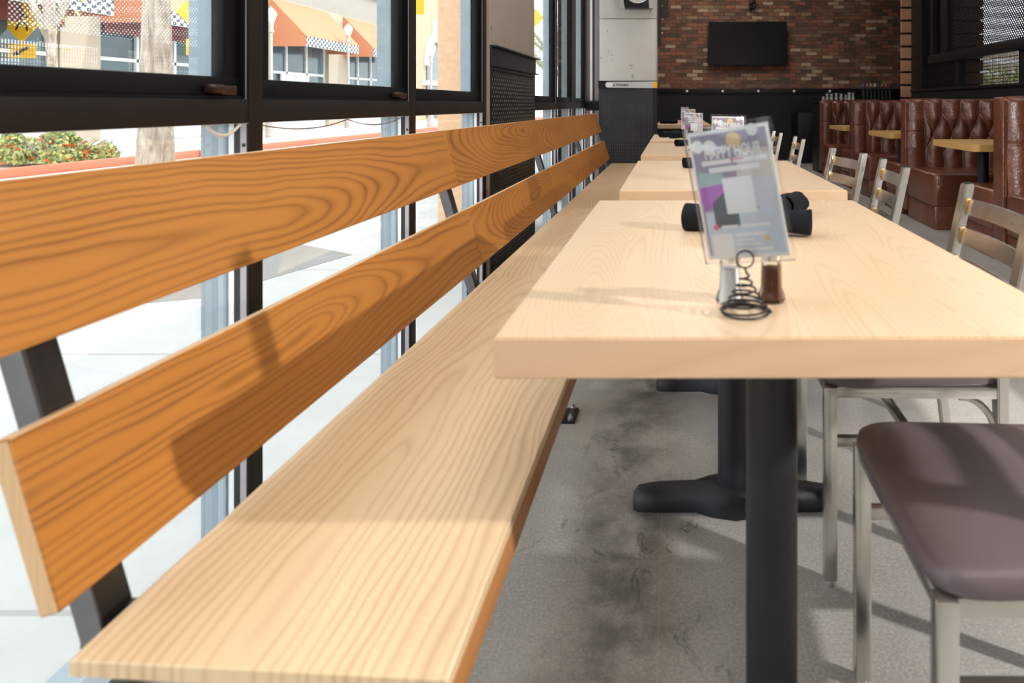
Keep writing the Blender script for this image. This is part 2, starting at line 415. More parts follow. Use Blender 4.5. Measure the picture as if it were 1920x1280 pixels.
# diamond tread plate
def tread(mb, u0, u1, v0, v1, place, step=.0225, h=.004, mi=1):
    nu = int((u1-u0)/step); nv = int((v1-v0)/step)
    for i in range(nu):
        for j in range(nv):
            u = u0+(i+.5)*step; v = v0+(j+.5)*step
            a = PI/4 if (i+j) % 2 else -PI/4
            ca, sa = math.cos(a), math.sin(a)
            pts = [(-.0105, 0, 0), (0, -.0028, 0), (.0105, 0, 0), (0, .0028, 0), (-.004, 0, h), (.004, 0, h)]
            V = [mb.bm.verts.new(place(u+x*ca-y*sa, v+x*sa+y*ca, w)) for x, y, w in pts]
            for f in ((0, 1, 5, 4), (1, 2, 5), (2, 3, 4, 5), (3, 0, 4)): mb.bm.faces.new([V[q] for q in f]).material_index = mi
# left column between the windows
struct(MB().box(-1.08, -.965, 3.568, 4.70, 0, 4.0, .004).build('wall_pier', M['concb']), 'brown concrete pier between the windows', 'pier')
r = thing('tread_plate_cladding', 'black tread plate cladding on the pier between the windows', 'cladding', (-.965, 3.575, 0))
mb = MB(); mb.box(0, .006, 0, 1.115, .01, 1.25); tread(mb, .015, 1.1, .02, 1.24, lambda u, v, w: Vector((.006+w, u, v)))
TP = plain('grey_tread_plate', (.035, .038, .046), .36, .5); TR = plain('highlit_tread_ridges', (.26, .27, .30), .4, .8)  # ridges coloured paler than the plates for the highlights they catch
mb.build('tread_plate', [plain('black_tread_plate', (.012, .011, .011), .36, .3), plain('dark_tread_ridges', (.08, .075, .07), .4, .8)], r, smooth=0)
mb = MB(); mb.box(0, .012, 0, 1.115, 1.25, 1.35); mb.box(0, .035, -.005, 1.13, 1.346, 1.354); mb.box(0, .03, -.005, 1.13, 1.245, 1.252)
mb.build('channel_cap', M['black'], r)
# far column
struct(MB().box(-.775, -.205, 6.97, 7.5, 0, 1.907, .008).box(-.775, -.205, 6.97, 7.5, 1.911, 4.0, .008).build('wall_column', M['concw']), 'pale concrete column at the end of the bench', 'column')
r = thing('tread_plate_cladding', 'black tread plate cladding low on the pale concrete column behind the bench end', 'cladding', (0, 6.97, 0))
mb = MB(); mb.box(-.78, -.20, -.008, 0, .01, 1.205); tread(mb, -.765, -.235, .02, 1.19, lambda u, v, w: Vector((u, -.008-w, v)))
mb.build('tread_plate', [TP, TR], r, smooth=0)
mb = MB(); mb.box(-.785, -.198, -.022, 0, 1.205, 1.225); mb.box(-.785, -.198, -.010, 0, 1.225, 1.275); mb.box(-.785, -.195, -.03, 0, 1.272, 1.282)
mb.box(-.232, -.203, -.016, -.002, .01, 1.205); mb.box(-.203, -.195, -.016, .2, .01, 1.205); mb.build('steel_trim', M['black'], r)
# gray bar with yellow end lying on the ledge
r = thing('guide_bar', 'flat grey round-nosed metal bar with yellow end lying on the column ledge', 'tool', (0, 6.925, 0))
z0 = at(0, 164.5, 6.93).z; z1 = at(0, 153.5, 6.93).z; xa = at(1135, 0, 6.93).x; xb = at(1225, 0, 6.93).x
hh = (z1-z0)/2; zc = (z0+z1)/2
poly = [(xa+hh-hh*math.cos(t), 0, zc+hh*math.sin(t)) for t in [PI/2-PI*k/12 for k in range(13)]][::1]
poly = [(xa+hh+hh*math.cos(t), 0, zc+hh*math.sin(t)) for t in [PI/2+PI*k/12 for k in range(13)]]+[(xb, 0, z0-.004), (xb, 0, z1+.004)]
MB().prism(poly, (0, .008, 0)).build('bar', plain('grey_bar', (.55, .58, .6), .35, .3), r)
mb = MB(); mb.prism([(x*.90+(-.05)*0+.1*(xa+hh), -.001, zc+(z-zc)*.0) for x, y, z in poly[:0]] or [(xa+.012, -.001, zc-.018), (xa+.07, -.001, zc-.022), (xa+.07, -.001, zc+.022), (xa+.012, -.001, zc+.018)], (0, .001, 0))
mb.build('pale_panel', plain('pale_panel', (.85, .83, .8), .4), r)
mb = MB(); mb.box(xb-.002, xb+.032, -.006, .02, z0-.004, z1+.004, .004); mb.box(xb+.03, xb+.038, -.004, .02, zc-.02, zc+.02)
mb.build('yellow_end', M['yellow'], r)

def text_mesh(s, name, size, mat, parent, loc, rot, sx=1., extrude=.0003, align='CENTER'):
    cu = bpy.data.curves.new(name, 'FONT'); cu.body = s; cu.size = size; cu.align_x = align; cu.align_y = 'CENTER'; cu.extrude = extrude
    cu.offset = size*.03
    ob = bpy.data.objects.new('tmp', cu); COL.objects.link(ob)
    dg = bpy.context.evaluated_depsgraph_get(); me = bpy.data.meshes.new_from_object(ob.evaluated_get(dg))
    bpy.data.objects.remove(ob); bpy.data.curves.remove(cu)
    me.transform(Matrix.Diagonal((sx, 1, 1, 1)))
    me.materials.clear(); me.materials.append(mat)
    o = bpy.data.objects.new(name, me); COL.objects.link(o); o.parent = parent; o.location = loc; o.rotation_euler = rot
    return o
text_mesh('DEWALT', 'lettering', .034, M['signblack'], r, (xa+.155, -.0015, zc), (PI/2, PI, 0), 1.15)
# fixture high on the column
r = thing('column_light', 'round white light in a dark box with grey brackets high on the concrete column', 'wall light', (at(1197, 0, 6.9).x, 6.97, 2.0))
MB().box(-.14, .14, -.16, 0, 0, .42, .01).build('housing', M['black'], r)
gb = plain('grey_bracket', (.42, .41, .40), .5, .2)
for sx, ex in ((-.15, -.24), (.135, .10)): MB().beam((sx, -.17, -.01), (ex, -.17, .45), .045, .02, (0, 1, 0)).build('bracket', gb, r)
o = MB().lathe([(0, 0), (.12, 0), (.125, .02), (.10, .05), (0, .07)], n=28, cap=False).build('lens', plain('white_lens', (.8, .79, .77), .4), r); o.location = (0, -.16, .17); o.rotation_euler = (PI/2, 0, 0)
o = MB().lathe([(.10, 0), (.132, 0), (.132, .03), (.12, .03)], n=28, cap=False).build('ring', M['bolt'], r); o.location = (0, -.155, .17); o.rotation_euler = (PI/2, 0, 0)
# bolted steel bracket right of the column
r = thing('steel_brace', 'dark bolted steel brace hanging beside the concrete column', 'steel brace', (-.20, 8.0, 0))
mb = MB(); mb.beam((.0, .0, 1.72), (-.05, 0, 4.0), .05, .10, (0, 1, 0)); mb.beam((.06, .02, 2.05), (.06, .02, 4.0), .10, .02, (0, 1, 0)); mb.build('channel', plain('rusty_steel', (.035, .025, .02), .5, .3), r)
for k in range(9): MB().ball((.035+.008*(k % 2), -.055, 1.86+k*.16), .012, 1).build('bolt', M['bolt'], r)

# ---- window wall
EDG = [-1.227, -.272, .683, 1.638, 2.600, 3.565]
EDG2 = [4.735, 5.69, 6.61, 7.55]
mw = .054
def mullion(name, y1, parent):
    y0 = y1-mw
    MB().box(XW-.006, XW, y0, y1, .05, 3.6, .0015).build('mullion_face', M['bronze'], parent)
    MB().box(-1.0, XW-.006, y0, y1-.002, .05, 3.6).build('mullion_web', M['daylit'], parent)
    MB().box(-1.015, -1.0, y0+.001, y1-.003, .05, 3.6).build('gasket', M['gasket'], parent)
    MB().box(-1.027, -1.015, y0+.0005, y1-.003, .05, 3.6).build('glazing_stop', M['whitealu'], parent)
    MB().box(-1.09, -1.027, y0, y1, .05, 3.6).build('outer_mullion', M['paleblue'], parent)
wi = 0
def bay(ya, yb, latch=False, lower_latch=None):
    """window bay between mullion far edge ya and mullion far edge yb"""
    global wi
    wi += 1
    r = struct_root('window_%d' % wi, 'black framed window bay with low glazing below the transom')
    mullion('mullion', yb, r)
    a, b = ya, yb-mw
    mb = MB(); mb.box(-1.0, XW-.001, a, b, 1.004, 1.059, .001); mb.build('transom', M['bronze'], r)
    MB().box(-1.0, XW-.001, a, b, 1.0035, 1.0045).build('transom_soffit', M['daylit'], r)
    MB().box(-1.09, -1.0, a, b, 1.006, 1.060).build('outer_transom', M['paleblue'], r)
    mb = MB(); mb.box(-1.09, XW+.0, a, b, .0, .05); mb.build('sill', M['paleblue'], r)
    MB().box(-1.033, -1.028, a, b, .05, 1.006).build('lower_pane', M['glass'], r)
    # upper sash
    mb = MB(); zt = 2.62
    mb.box(-1.022, -.998, a+.006, b-.006, 1.060, 1.108, .003); mb.box(-1.022, -.998, a+.006, b-.006, zt-.045, zt, .003)
    mb.box(-1.022, -1.0, b-.058, b-.006, 1.106, zt-.04, .003); mb.box(-1.022, -1.0, a+.006, a+.058, 1.106, zt-.04, .003)
    mb.box(-1.010, -.990, a+.002, b-.002, 1.059, 1.066); mb.box(-1.010, -.988, b-.008, b-.001, 1.06, zt)
    mb.build('sash', M['sash'], r)
    mb = MB(); mb.box(-1.08, -1.030, b-.055, b-.006, 1.10, zt-.04); mb.box(-1.08, -1.030, a+.006, a+.05, 1.10, zt-.04); mb.box(-1.08, -1.030, a+.006, b-.006, 1.062, 1.108)
    mb.build('outer_sash', M['paleblue'], r)
    MB().box(-1.030, -1.024, a+.05, b-.05, 1.10, zt-.04).build('upper_pane', M['glass'], r)
    mb = MB(); mb.box(-1.05, XW-.001, a, b, zt, zt+.06); mb.box(-1.05, XW-.001, a, b, 3.54, 3.6); mb.build('header_bar', M['bronze'], r)
    MB().box(-1.032, -1.027, a, b, zt+.06, 3.54).build('top_pane', M['glass'], r)
    if latch:
        o = MB(); o.box(-.998, -.972, b-.105, b-.055, 1.068, 1.088, .002); o.box(-.996, -.966, b-.132, b-.102, 1.070, 1.090, .005)
        o.build('latch', plain('bronze_latch', (.06, .03, .018), .35, .5), r)
    if b > .6:
        mb = MB(); p = (XW-.012, b-.0005, .958); mb.box(-1.0+.004, -1.0+.012, b-.001, b+.0005, .950, .958, .001); mb.build('weep_hole', M['gasket'], r)
    return r
for i in range(len(EDG)-1): bay(EDG[i], EDG[i+1], latch=i in (2, 3))
for i in range(3): bay(EDG2[i], EDG2[i+1])
struct(MB().box(-1.3, -.955, -3.5, -1.228, 0, 3.6).box(-1.3, -.955, -3.5, 8.2, 3.6, 4.0).box(-1.3, -.96, 7.56, 13.05, 0, 3.6).build('wall_left', M['darkwall']), 'dark wall above and beyond the windows', 'wall')
# return frame at the far end of the window wall
r = struct_root('trim_1', 'stepped bronze frame return with a pale glow strip at the end of the window wall')
yb = 7.55
for nm, xa, xb2, m in (('brown_post', 1100.5, 1107.5, 'bronze2'), ('glow_strip', 1107.5, 1112, 'whitealu'), ('dark_post', 1112, 1116, 'gasket'), ('lilac_post', 1116, 1127, 'daylit2')):  # white strip stands for daylight glow, bronze post coloured as lit
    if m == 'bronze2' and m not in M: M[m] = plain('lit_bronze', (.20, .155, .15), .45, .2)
    if m == 'daylit2' and m not in M: M[m] = plain('lilac_post', (.24, .20, .22), .5, .2)
    MB().box(at(xa, 0, yb).x, at(xb2, 0, yb).x, yb-.06, yb, 0, 3.6, .002).build(nm, M[m], r)
MB().box(at(1100, 0, yb).x, at(1128, 0, yb).x, yb-.075, yb-.05, at(0, 207, yb).z, at(0, 189, yb).z, .002).build('cross_bar', M['black'], r)
# cables under the transom
def droop(name, pts, r_, mat, label):
    o = MB().tube(pts, r_, 6).build(name, mat); tag(o, label, 'cable')
def seg(a, b, sag, n=12):
    a = Vector(a); b = Vector(b)
    return [a.lerp(b, t/n)-Vector((0, 0, sag*4*(t/n)*(1-t/n))) for t in range(n+1)]
droop('white_cable', seg((-.99, 1.452, 1.0035), (-.985, 1.56, 1.0035), .024), .0035, M['cable'], 'short pale cable looped under the window transom')
droop('brown_wire', seg((-.99, 1.64, .999), (-.99, 2.08, 1.002), .018)+seg((-.99, 2.08, 1.002), (-.99, 2.5, 1.002), .022)[1:], .0016, M['cableb'], 'thin brown wire draped under the second window transom')

# ---- right wall with wire mesh openings
XR = 3.42
mb = MB()
mb.box(XR, XR+.10, -3.5, 10.05, 0, 1.225); mb.box(XR, XR+.10, -3.5, 2.0, 1.225, 4.0)
struct(mb.build('wall_right', M['darkwall']), 'black lower wall behind the booths', 'wall')
r = struct_root('window_9', 'black steel framed wire mesh openings over the booths')
mb = MB()
mb.box(XR-.02, XR+.12, -3.5, 10.05, 1.225, 1.26, .003)          # sill
mb.box(XR-.035, XR+.06, -3.5, 9.3, 1.585, 1.695, .004)         # heavy mid rail
mb.box(XR, XR+.10, 9.62, 10.05, 1.26, 4.0)
mb.box(XR, XR+.10, 9.2, 9.3, 1.695, 4.0); mb.box(XR+.01, XR+.09, 8.75, 8.98, 1.695, 4.0)
posts = [8.43, 6.84, 5.25, 3.66, 2.07, .48, -1.1]
for y in posts: mb.box(XR, XR+.08, y-.06, y+.06, 1.26, 1.585); mb.box(XR+.02, XR+.08, y-.2, y-.13, 1.26, 1.585) if y < 7 else None
for y in (5.6, 2.4, -.8): mb.box(XR, XR+.10, y-.06, y+.06, 1.695, 4.0)
mb.box(XR, XR+.10, -3.5, 10.05, 3.9, 4.0)
mb.build('steel_frame', M['black'], r)
mb = MB()
def wire(a, b, w=.0075): mb.beam(a, b, w, w)
xm = XR+.05; y = 9.6; k = 0
while y > 3.0:
    wire((xm, y, 1.26), (xm, y, 1.585 if y < 9.3 else 4.0)); y -= .028
for k in range(8): wire((xm+.003, 3.0, 1.285+k*.037), (xm+.003, 9.6, 1.285+k*.037))
for k in range(100): wire((xm+.003, 9.3, 1.6+k*.024), (xm+.003, 9.62, 1.6+k*.024))
# diamond mesh above
z0, z1, y0, y1 = 1.695, 3.1, 4.2, 8.75
s = .046; H = z1-z0; y = y0-H
while y < y1:
    a0 = max(y, y0); b0 = min(y+H, y1)
    if b0 > a0: wire((xm, a0, z0+(a0-y)), (xm, b0, z0+(b0-y)), .0085); wire((xm+.003, a0, z1-(a0-y)), (xm+.003, b0, z1-(b0-y)), .0085)
    y += s
mb.build('wire_mesh', M['black'], r, smooth=0)
# plank screen across the patio wall line
mb = MB(); zz = .02; k = 0
while zz < 3.8:
    ex = 4.52+(.0 if k % 2 else .0)
    mb.box(3.29, ex-.03, 10.09, 10.138, zz, zz+.158, .003); zz += .1885; k += 1
o = mb.build('plank_screen', M['planks']); tag(o, 'horizontal brown plank screen with dark gaps running out past the mesh opening', 'screen')
struct(MB().box(3.31, 4.46, 10.14, 10.20, 0, 4.0).build('wall_plank_backing', M['black']), 'black backing of the plank screen', 'wall')
struct(MB().box(7.2, 7.3, -4, 9.2, 0, 3.3).box(3.5, 7.3, -4.1, -4, 0, 3.3).build('patio_shade_wall', M['darkwall']), 'unseen dark walls added to darken the patio', 'wall')  # unseen walls added to keep daylight off the plank screen
struct(MB().box(4.4, 4.5, 10.24, 13.05, 0, 4.0).build('wall_alcove', M['darkwall']), 'dark side wall of the alcove behind the plank screen', 'wall')
# patio beyond
struct(MB().box(3.52, 30, -8, 60, -.2, -.02).build('floor_patio', M['walk']), 'pale patio paving', 'ground')
struct(MB().box(3.5, 7.2, -4, 10.0, 3.2, 3.3).build('patio_sun_block', M['ceil']), 'unseen dark roof added to block the sun', 'roof')  # unseen roof added to stop sun reaching the booths
r = thing('patio_pergola', 'white slatted pergola seen through the wire mesh', 'pergola', (8.3, 17, 0))
ws = plain('white_slat', (.8, .8, .82), .6)
for k in range(7): MB().box(-3.2, 4, -.1+k*.05, .0+k*.05, 1.75+k*.29, 1.87+k*.29).build('slat', ws, r)
for x in (-2.2, .2, 2.4): MB().box(x, x+.1, -.2, -.1, 0, 3.8).build('post', M['black'], r)
MB().beam((-2.8, -.2, 1.9), (-1.4, -.2, 3.3), .08, .06).build('brace', M['black'], r)
o = MB().box(5, 16, 19, 19.3, -.02, 2.6).build('patio_wall', M['cream']); tag(o, 'cream wall far beyond the patio pergola', 'wall')

# ------------------------------------------------------------------ bench
bench = thing('banquette_bench', 'long wooden banquette bench with two-slat backrest on black steel posts', 'bench', (0, 0, 0))
def tz(z): return -.66-.3*(z-.503)
def slat(y0, y1, z0, z1, skew0=(0, 0)):
    """backrest board following the lean, thickness 22 mm away from the room"""
    n = Vector((-1, 0, -.3)).normalized()*.024
    p = [(tz(z0), y0, z0), (tz(z0), y1, z0), (tz(z1), y1+skew0[1], z1), (tz(z1), y0+skew0[0], z1)]
    mb = MB(); mb.prism(p, n)
    bmesh.ops.bevel(mb.bm, geom=mb.bm.edges[:], offset=.002, segments=1, affect='EDGES')
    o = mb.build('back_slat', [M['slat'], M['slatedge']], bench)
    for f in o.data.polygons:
        if abs(f.normal.y) > .9 or f.normal.z > .8: f.material_index = 1  # paler ends; on top edges sky light is put into the colour
    return o
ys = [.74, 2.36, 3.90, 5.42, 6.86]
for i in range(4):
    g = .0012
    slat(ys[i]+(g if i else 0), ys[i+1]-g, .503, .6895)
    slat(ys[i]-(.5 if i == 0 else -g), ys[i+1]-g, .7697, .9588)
# seat boards: near end cut slightly off square
for i in range(4):
    a, b = ys[i]+.0008*(i > 0), ys[i+1]-.0008
    a1, a2 = (.730, .706) if i == 0 else (a, a)
    mb = MB()
    mb.prism([(-.643, a1, .442), (-.234, a2, .442), (-.234, b, .442), (-.643, b, .442)], (0, 0, .018))
    bmesh.ops.bevel(mb.bm, geom=mb.bm.edges[:], offset=.0015, segments=1, affect='EDGES')
    mb.build('seat_board', M['seatw'], bench)
    MB().box(-.252, -.2345, a2+.001, b, .397, .4418, .0012).build('front_lip', wood('ash_lip', lin(188, 130, 76), lin(150, 94, 48), across=(0, 0, 1), plank=3, freq=90, amp=.7, seed=6., joints=True) if i == 0 else bpy.data.materials['ash_lip'], bench)
for y in (.83, 2.325, 3.875, 5.40, 6.80):
    za, zb = .05, .945
    p0 = Vector((tz(.40)-.045, y, .40)); p1 = Vector((tz(zb)-.040, y, zb))
    MB().beam(p0, p1, .042, .030, (1, 0, 0), .001).build('back_post', M['flatbar'], bench) if False else None
    mb = MB(); mb.beam(p0, p1, .030, .044, (0, 1, 0), .0015); mb.build('back_post', plain('back_post_steel', (.040, .032, .028), .35, .5) if y < 1 else bpy.data.materials['back_post_steel'], bench)
    mb = MB(); mb.beam(p0+Vector((0, -.0235, 0)), p1+Vector((0, -.0235, 0)), .028, .003, (0, 1, 0)); mb.build('lit_face', M['flatbar'], bench)  # grey sheet paints the lit near face of the dark post
    MB().box(-.70, -.27, y-.02, y+.02, .402, .442, .002).build('seat_rail', M['black'], bench)
    MB().box(-.435, -.395, y-.02, y+.02, .006, .402, .002).build('leg', M['black'], bench)
    pl = MB().box(-.46, -.335, y-.062, y+.045, 0, .007, .001).build('base_plate', M['blackpow'], bench)
    for dx in (-.445, -.35):
        for dy in (-.045, .03): MB().lathe([(.009, 0), (.009, .008), (.005, .01), (.005, .018)], (dx, y+dy, .007), 8).build('bolt', M['bolt'], pl)

# ------------------------------------------------------------------ tables
def pedestal(parent, y):
    mb = MB(); secs = [(-.262, .022, .026), (-.25, .034, .044), (-.20, .038, .052), (-.10, .038, .056), (-.06, .060, .060), (0, .075, .066), (.06, .060, .060), (.10, .038, .056), (.20, .038, .052), (.25, .034, .044), (.262, .022, .026)]
    rings = []
    for x, w, h in secs:
        prof = [(-w, 0), (-w, h*.55), (-w*.75, h*.88), (-w*.35, h), (w*.35, h), (w*.75, h*.88), (w, h*.55), (w, 0)]
        rings.append([mb.bm.verts.new((x, y+a, b)) for a, b in prof])
    for A, B in zip(rings, rings[1:]):
        for k in range(8): mb.bm.faces.new((A[k], A[(k+1) % 8], B[(k+1) % 8], B[k]))
    mb.bm.faces.new(rings[0]); mb.bm.faces.new(rings[-1][::-1])
    mb.build('pedestal_foot', M['blackpow'], parent, smooth=60)
    MB().lathe([(.0412, .05), (.0412, .69)], (0, y, 0), 32).build('column', M['blackpow'], parent)
    MB().box(-.19, .19, y-.04, y+.04, .692, .708, .003).build('top_bracket', M['blackpow'], parent)
def make_table(name, label, w, l, loc, rz, group, topm, peds=(-.35, .35), th=.051):
    t = thing(name, label, 'table', loc, rz, group)
    mb = MB(); mb.box(-w/2, w/2, -l/2, l/2, .76-th, .76)
    for f in mb.bm.faces: f.material_index = 1 if abs(f.normal.y) > .5 else 0
    es = [e for e in mb.bm.edges]
    bmesh.ops.bevel(mb.bm, geom=es, offset=.0022, segments=2, affect='EDGES')
    mb.build('tabletop', [topm, M['tope'] if topm is M['topw'] else topm], t)
    for y in peds: pedestal(t, y)
    return t
G = 'wooden tables along the bench'
T1 = make_table('dining_table', 'nearest light wood dining table with spiral card holder, shakers and two napkins', .76, 1.216, (.1515, 1.460, 0), .0045, G, M['topw'])
def tcopy(label, loc, rz=0, sx=None):
    c = copy_thing(T1, label, loc, rz, G)
    return c
tcopy('second light wood dining table from the front along the bench', (.188, 2.905, 0), .004)
tcopy('third light wood dining table from the front along the bench', (.178, 4.49, 0), .004)
tcopy('fourth light wood dining table, last one beside the bench', (.172, 5.96, 0), .002)
tcopy('light wood dining table just past the concrete column', (.10, 10.15, 0))
tcopy('farthest light wood dining table before the back wall', (.10, 11.75, 0))

# ------------------------------------------------------------------ chairs
def make_chair(label, loc, rz, group):
    t = thing('dining_chair', label, 'chair', loc, rz, group)
    # cushion: rounded trapezoid, domed
    mb = MB(); N = 40; rings = []
    def outline(k, inset):
        th = 2*PI*k/N; c, s_ = math.cos(th), math.sin(th); e = .28
        x = (.207-inset)*math.copysign(abs(c)**e, c); y = (.205-inset)*math.copysign(abs(s_)**e, s_)
        y *= 1-.05*(x/.2)
        return x, y
    for inset, z in ((.006, .432), (.001, .440), (.0, .452), (.003, .462), (.012, .470), (.04, .476), (.09, .480), (.15, .482)):
        rings.append([mb.bm.verts.new((*outline(k, inset), z)) for k in range(N)])
    for A, B in zip(rings, rings[1:]):
        for k in range(N): mb.bm.faces.new((A[k], A[(k+1) % N], B[(k+1) % N], B[k]))
    mb.bm.faces.new(rings[0][::-1]); mb.bm.faces.new(rings[-1])
    mb.build('seat', M['vinyl'], t, smooth=60)
    for sy in (-1, 1):
        MB().box(-.199, -.171, sy*.193-.014, sy*.193+.014, .012, .432, .003).build('leg', M['steel'], t)
        MB().lathe([(.012, 0), (.014, .004), (.012, .013)], (-.185, sy*.193, 0), 12).build('glide', M['bolt'], t)
        mb = MB(); w, d = .042, .024
        P = [Vector((.225, sy*.185, .0)), Vector((.190, sy*.185, .30)), Vector((.186, sy*.185, .46)), Vector((.265, sy*.185, .832))]
        sec = []
        for i, p in enumerate(P):
            ww = .028 if i < 2 else w
            sec.append([mb.bm.verts.new(p+Vector((dx*d, dy*ww, 0))) for dx, dy in ((-.5, -.5), (.5, -.5), (.5, .5), (-.5, .5))])
        for A, B in zip(sec, sec[1:]):
            for k in range(4): mb.bm.faces.new((A[k], A[(k+1) % 4], B[(k+1) % 4], B[k]))
        mb.bm.faces.new(sec[0]); mb.bm.faces.new(sec[-1])
        bmesh.ops.bevel(mb.bm, geom=mb.bm.edges[:], offset=.003, segments=2, affect='EDGES')
        po = mb.build('back_post', M['steel'], t)
        MB().box(.2655-.009, .2655+.009, sy*.185-.017, sy*.185+.017, .8315, .8345, .001).build('end_cap', M['black'], po)
    sl = lambda z: .186+(.265-.186)*(z-.46)/.372
    for zc in (.772, .695, .618):
        mb = MB(); n = 10; h = .021
        for k in range(n+1):
            y = -.166+.332*k/n; bow = .014*(1-(y/.166)**2)
            for zz in (zc-h, zc+h):
                x = sl(zz)+.003+bow
                mb.bm.verts.new((x, y, zz)); mb.bm.verts.new((x+.005, y, zz))
        mb.bm.verts.ensure_lookup_table(); V = mb.bm.verts
        for k in range(n):
            a, b = 4*k, 4*k+4
            for q in ((0, 2, 3, 1),):
                pass
            mb.bm.faces.new((V[a], V[b], V[b+2], V[a+2])); mb.bm.faces.new((V[a+1], V[a+3], V[b+3], V[b+1]))
            mb.bm.faces.new((V[a+2], V[b+2], V[b+3], V[a+3])); mb.bm.faces.new((V[a], V[a+1], V[b+1], V[b]))
        mb.bm.faces.new((V[0], V[2], V[3], V[1])); e = 4*n; mb.bm.faces.new((V[e], V[e+1], V[e+3], V[e+2]))
        o = mb.build('back_slat', M['steel'], t)
        for sy in (-1, 1):
            MB().box(sl(zc)-.002, sl(zc)+.010, sy*.162-.003, sy*.162+.003, zc-h-.001, zc+h+.001, .001).build('weld', M['brass'], o)
    mb = MB()
    for sy in (-1, 1):
        mb.box(-.172, .178, sy*.190-.010, sy*.190+.010, .408, .432, .002)
    mb.box(-.195, -.175, -.18, .18, .408, .432, .002); mb.box(.176, .196, -.18, .18, .400, .43, .002)
    mb.build('seat_frame', M['steel'], t)
    mb = MB()
    for sy in (-1, 1): mb.box(-.172, .186, sy*.190-.009, sy*.190+.009, .300, .322, .002)
    mb.box(-.01, .01, -.18, .18, .302, .320, .002)
    mb.build('stretcher', M['steel'], t)
    for sy in (-1, 1):
        mb = MB()
        pts = [(.10+.08*math.sin(a), sy*(.18), .405-.09*(1-math.cos(a))) for a in [PI/2*k/8 for k in range(9)]]
        mb.tube(pts, .008, 6)
        mb.build('brace', M['steel'], t)
    return t
GC = 'steel ladder-back chairs across the tables from the bench'
c0 = make_chair('nearest steel chair with brown seat pushed under the first table, its back out of view', (.522, 1.060, 0), 0, GC)
for label, loc, rz in (
        ('second steel ladder-back chair from the front, at the far half of the first table', (.525, 1.700, 0), -.02),
        ('steel ladder-back chair at the near half of the second table', (.540, 2.575, 0), -.09),
        ('steel ladder-back chair turned slightly at the far half of the second table', (.535, 3.180, 0), .14),
        ('steel ladder-back chair at the third table, seen left of the far booth', (.525, 4.445, 0), -.04),
        ('farthest steel ladder-back chair, partly hidden behind the menu card', (.52, 5.36, 0), 0)):
    copy_thing(c0, label, loc, rz, GC)

# ------------------------------------------------------------------ things on the tables
def spiral_holder(label, x, y, zt=.7603):
    r = thing('card_holder', label, 'card holder', (x, y, zt), 0, 'spiral card holders on the tables')
    pts = []
    for k in range(28): a = 2*PI*k/28; pts.append((.0315*math.cos(a), .0315*math.sin(a), .0022))
    N = 150
    for k in range(N):
        q = k/N; a = 2*PI*6.2*q; rr = .0315*(1-q)**1.1+.0045
        pts.append((rr*math.cos(a), rr*math.sin(a), .0024+.052*q**1.15))
    pts += [(.002, 0, .056), (0, 0, .062)]
    MB().tube(pts, .0016, 6).build('spiral_base', M['wire'], r)
    ring = [(.0118*math.sin(2*PI*k/24), 0, .0745-.0118*math.cos(2*PI*k/24)) for k in range(24)]
    MB().tube(ring, .0013, 6, closed=True).build('clip_ring', M['wire'], r)
    return r
holder = spiral_holder('black wire spiral card holder on the nearest table', .0945, .949)

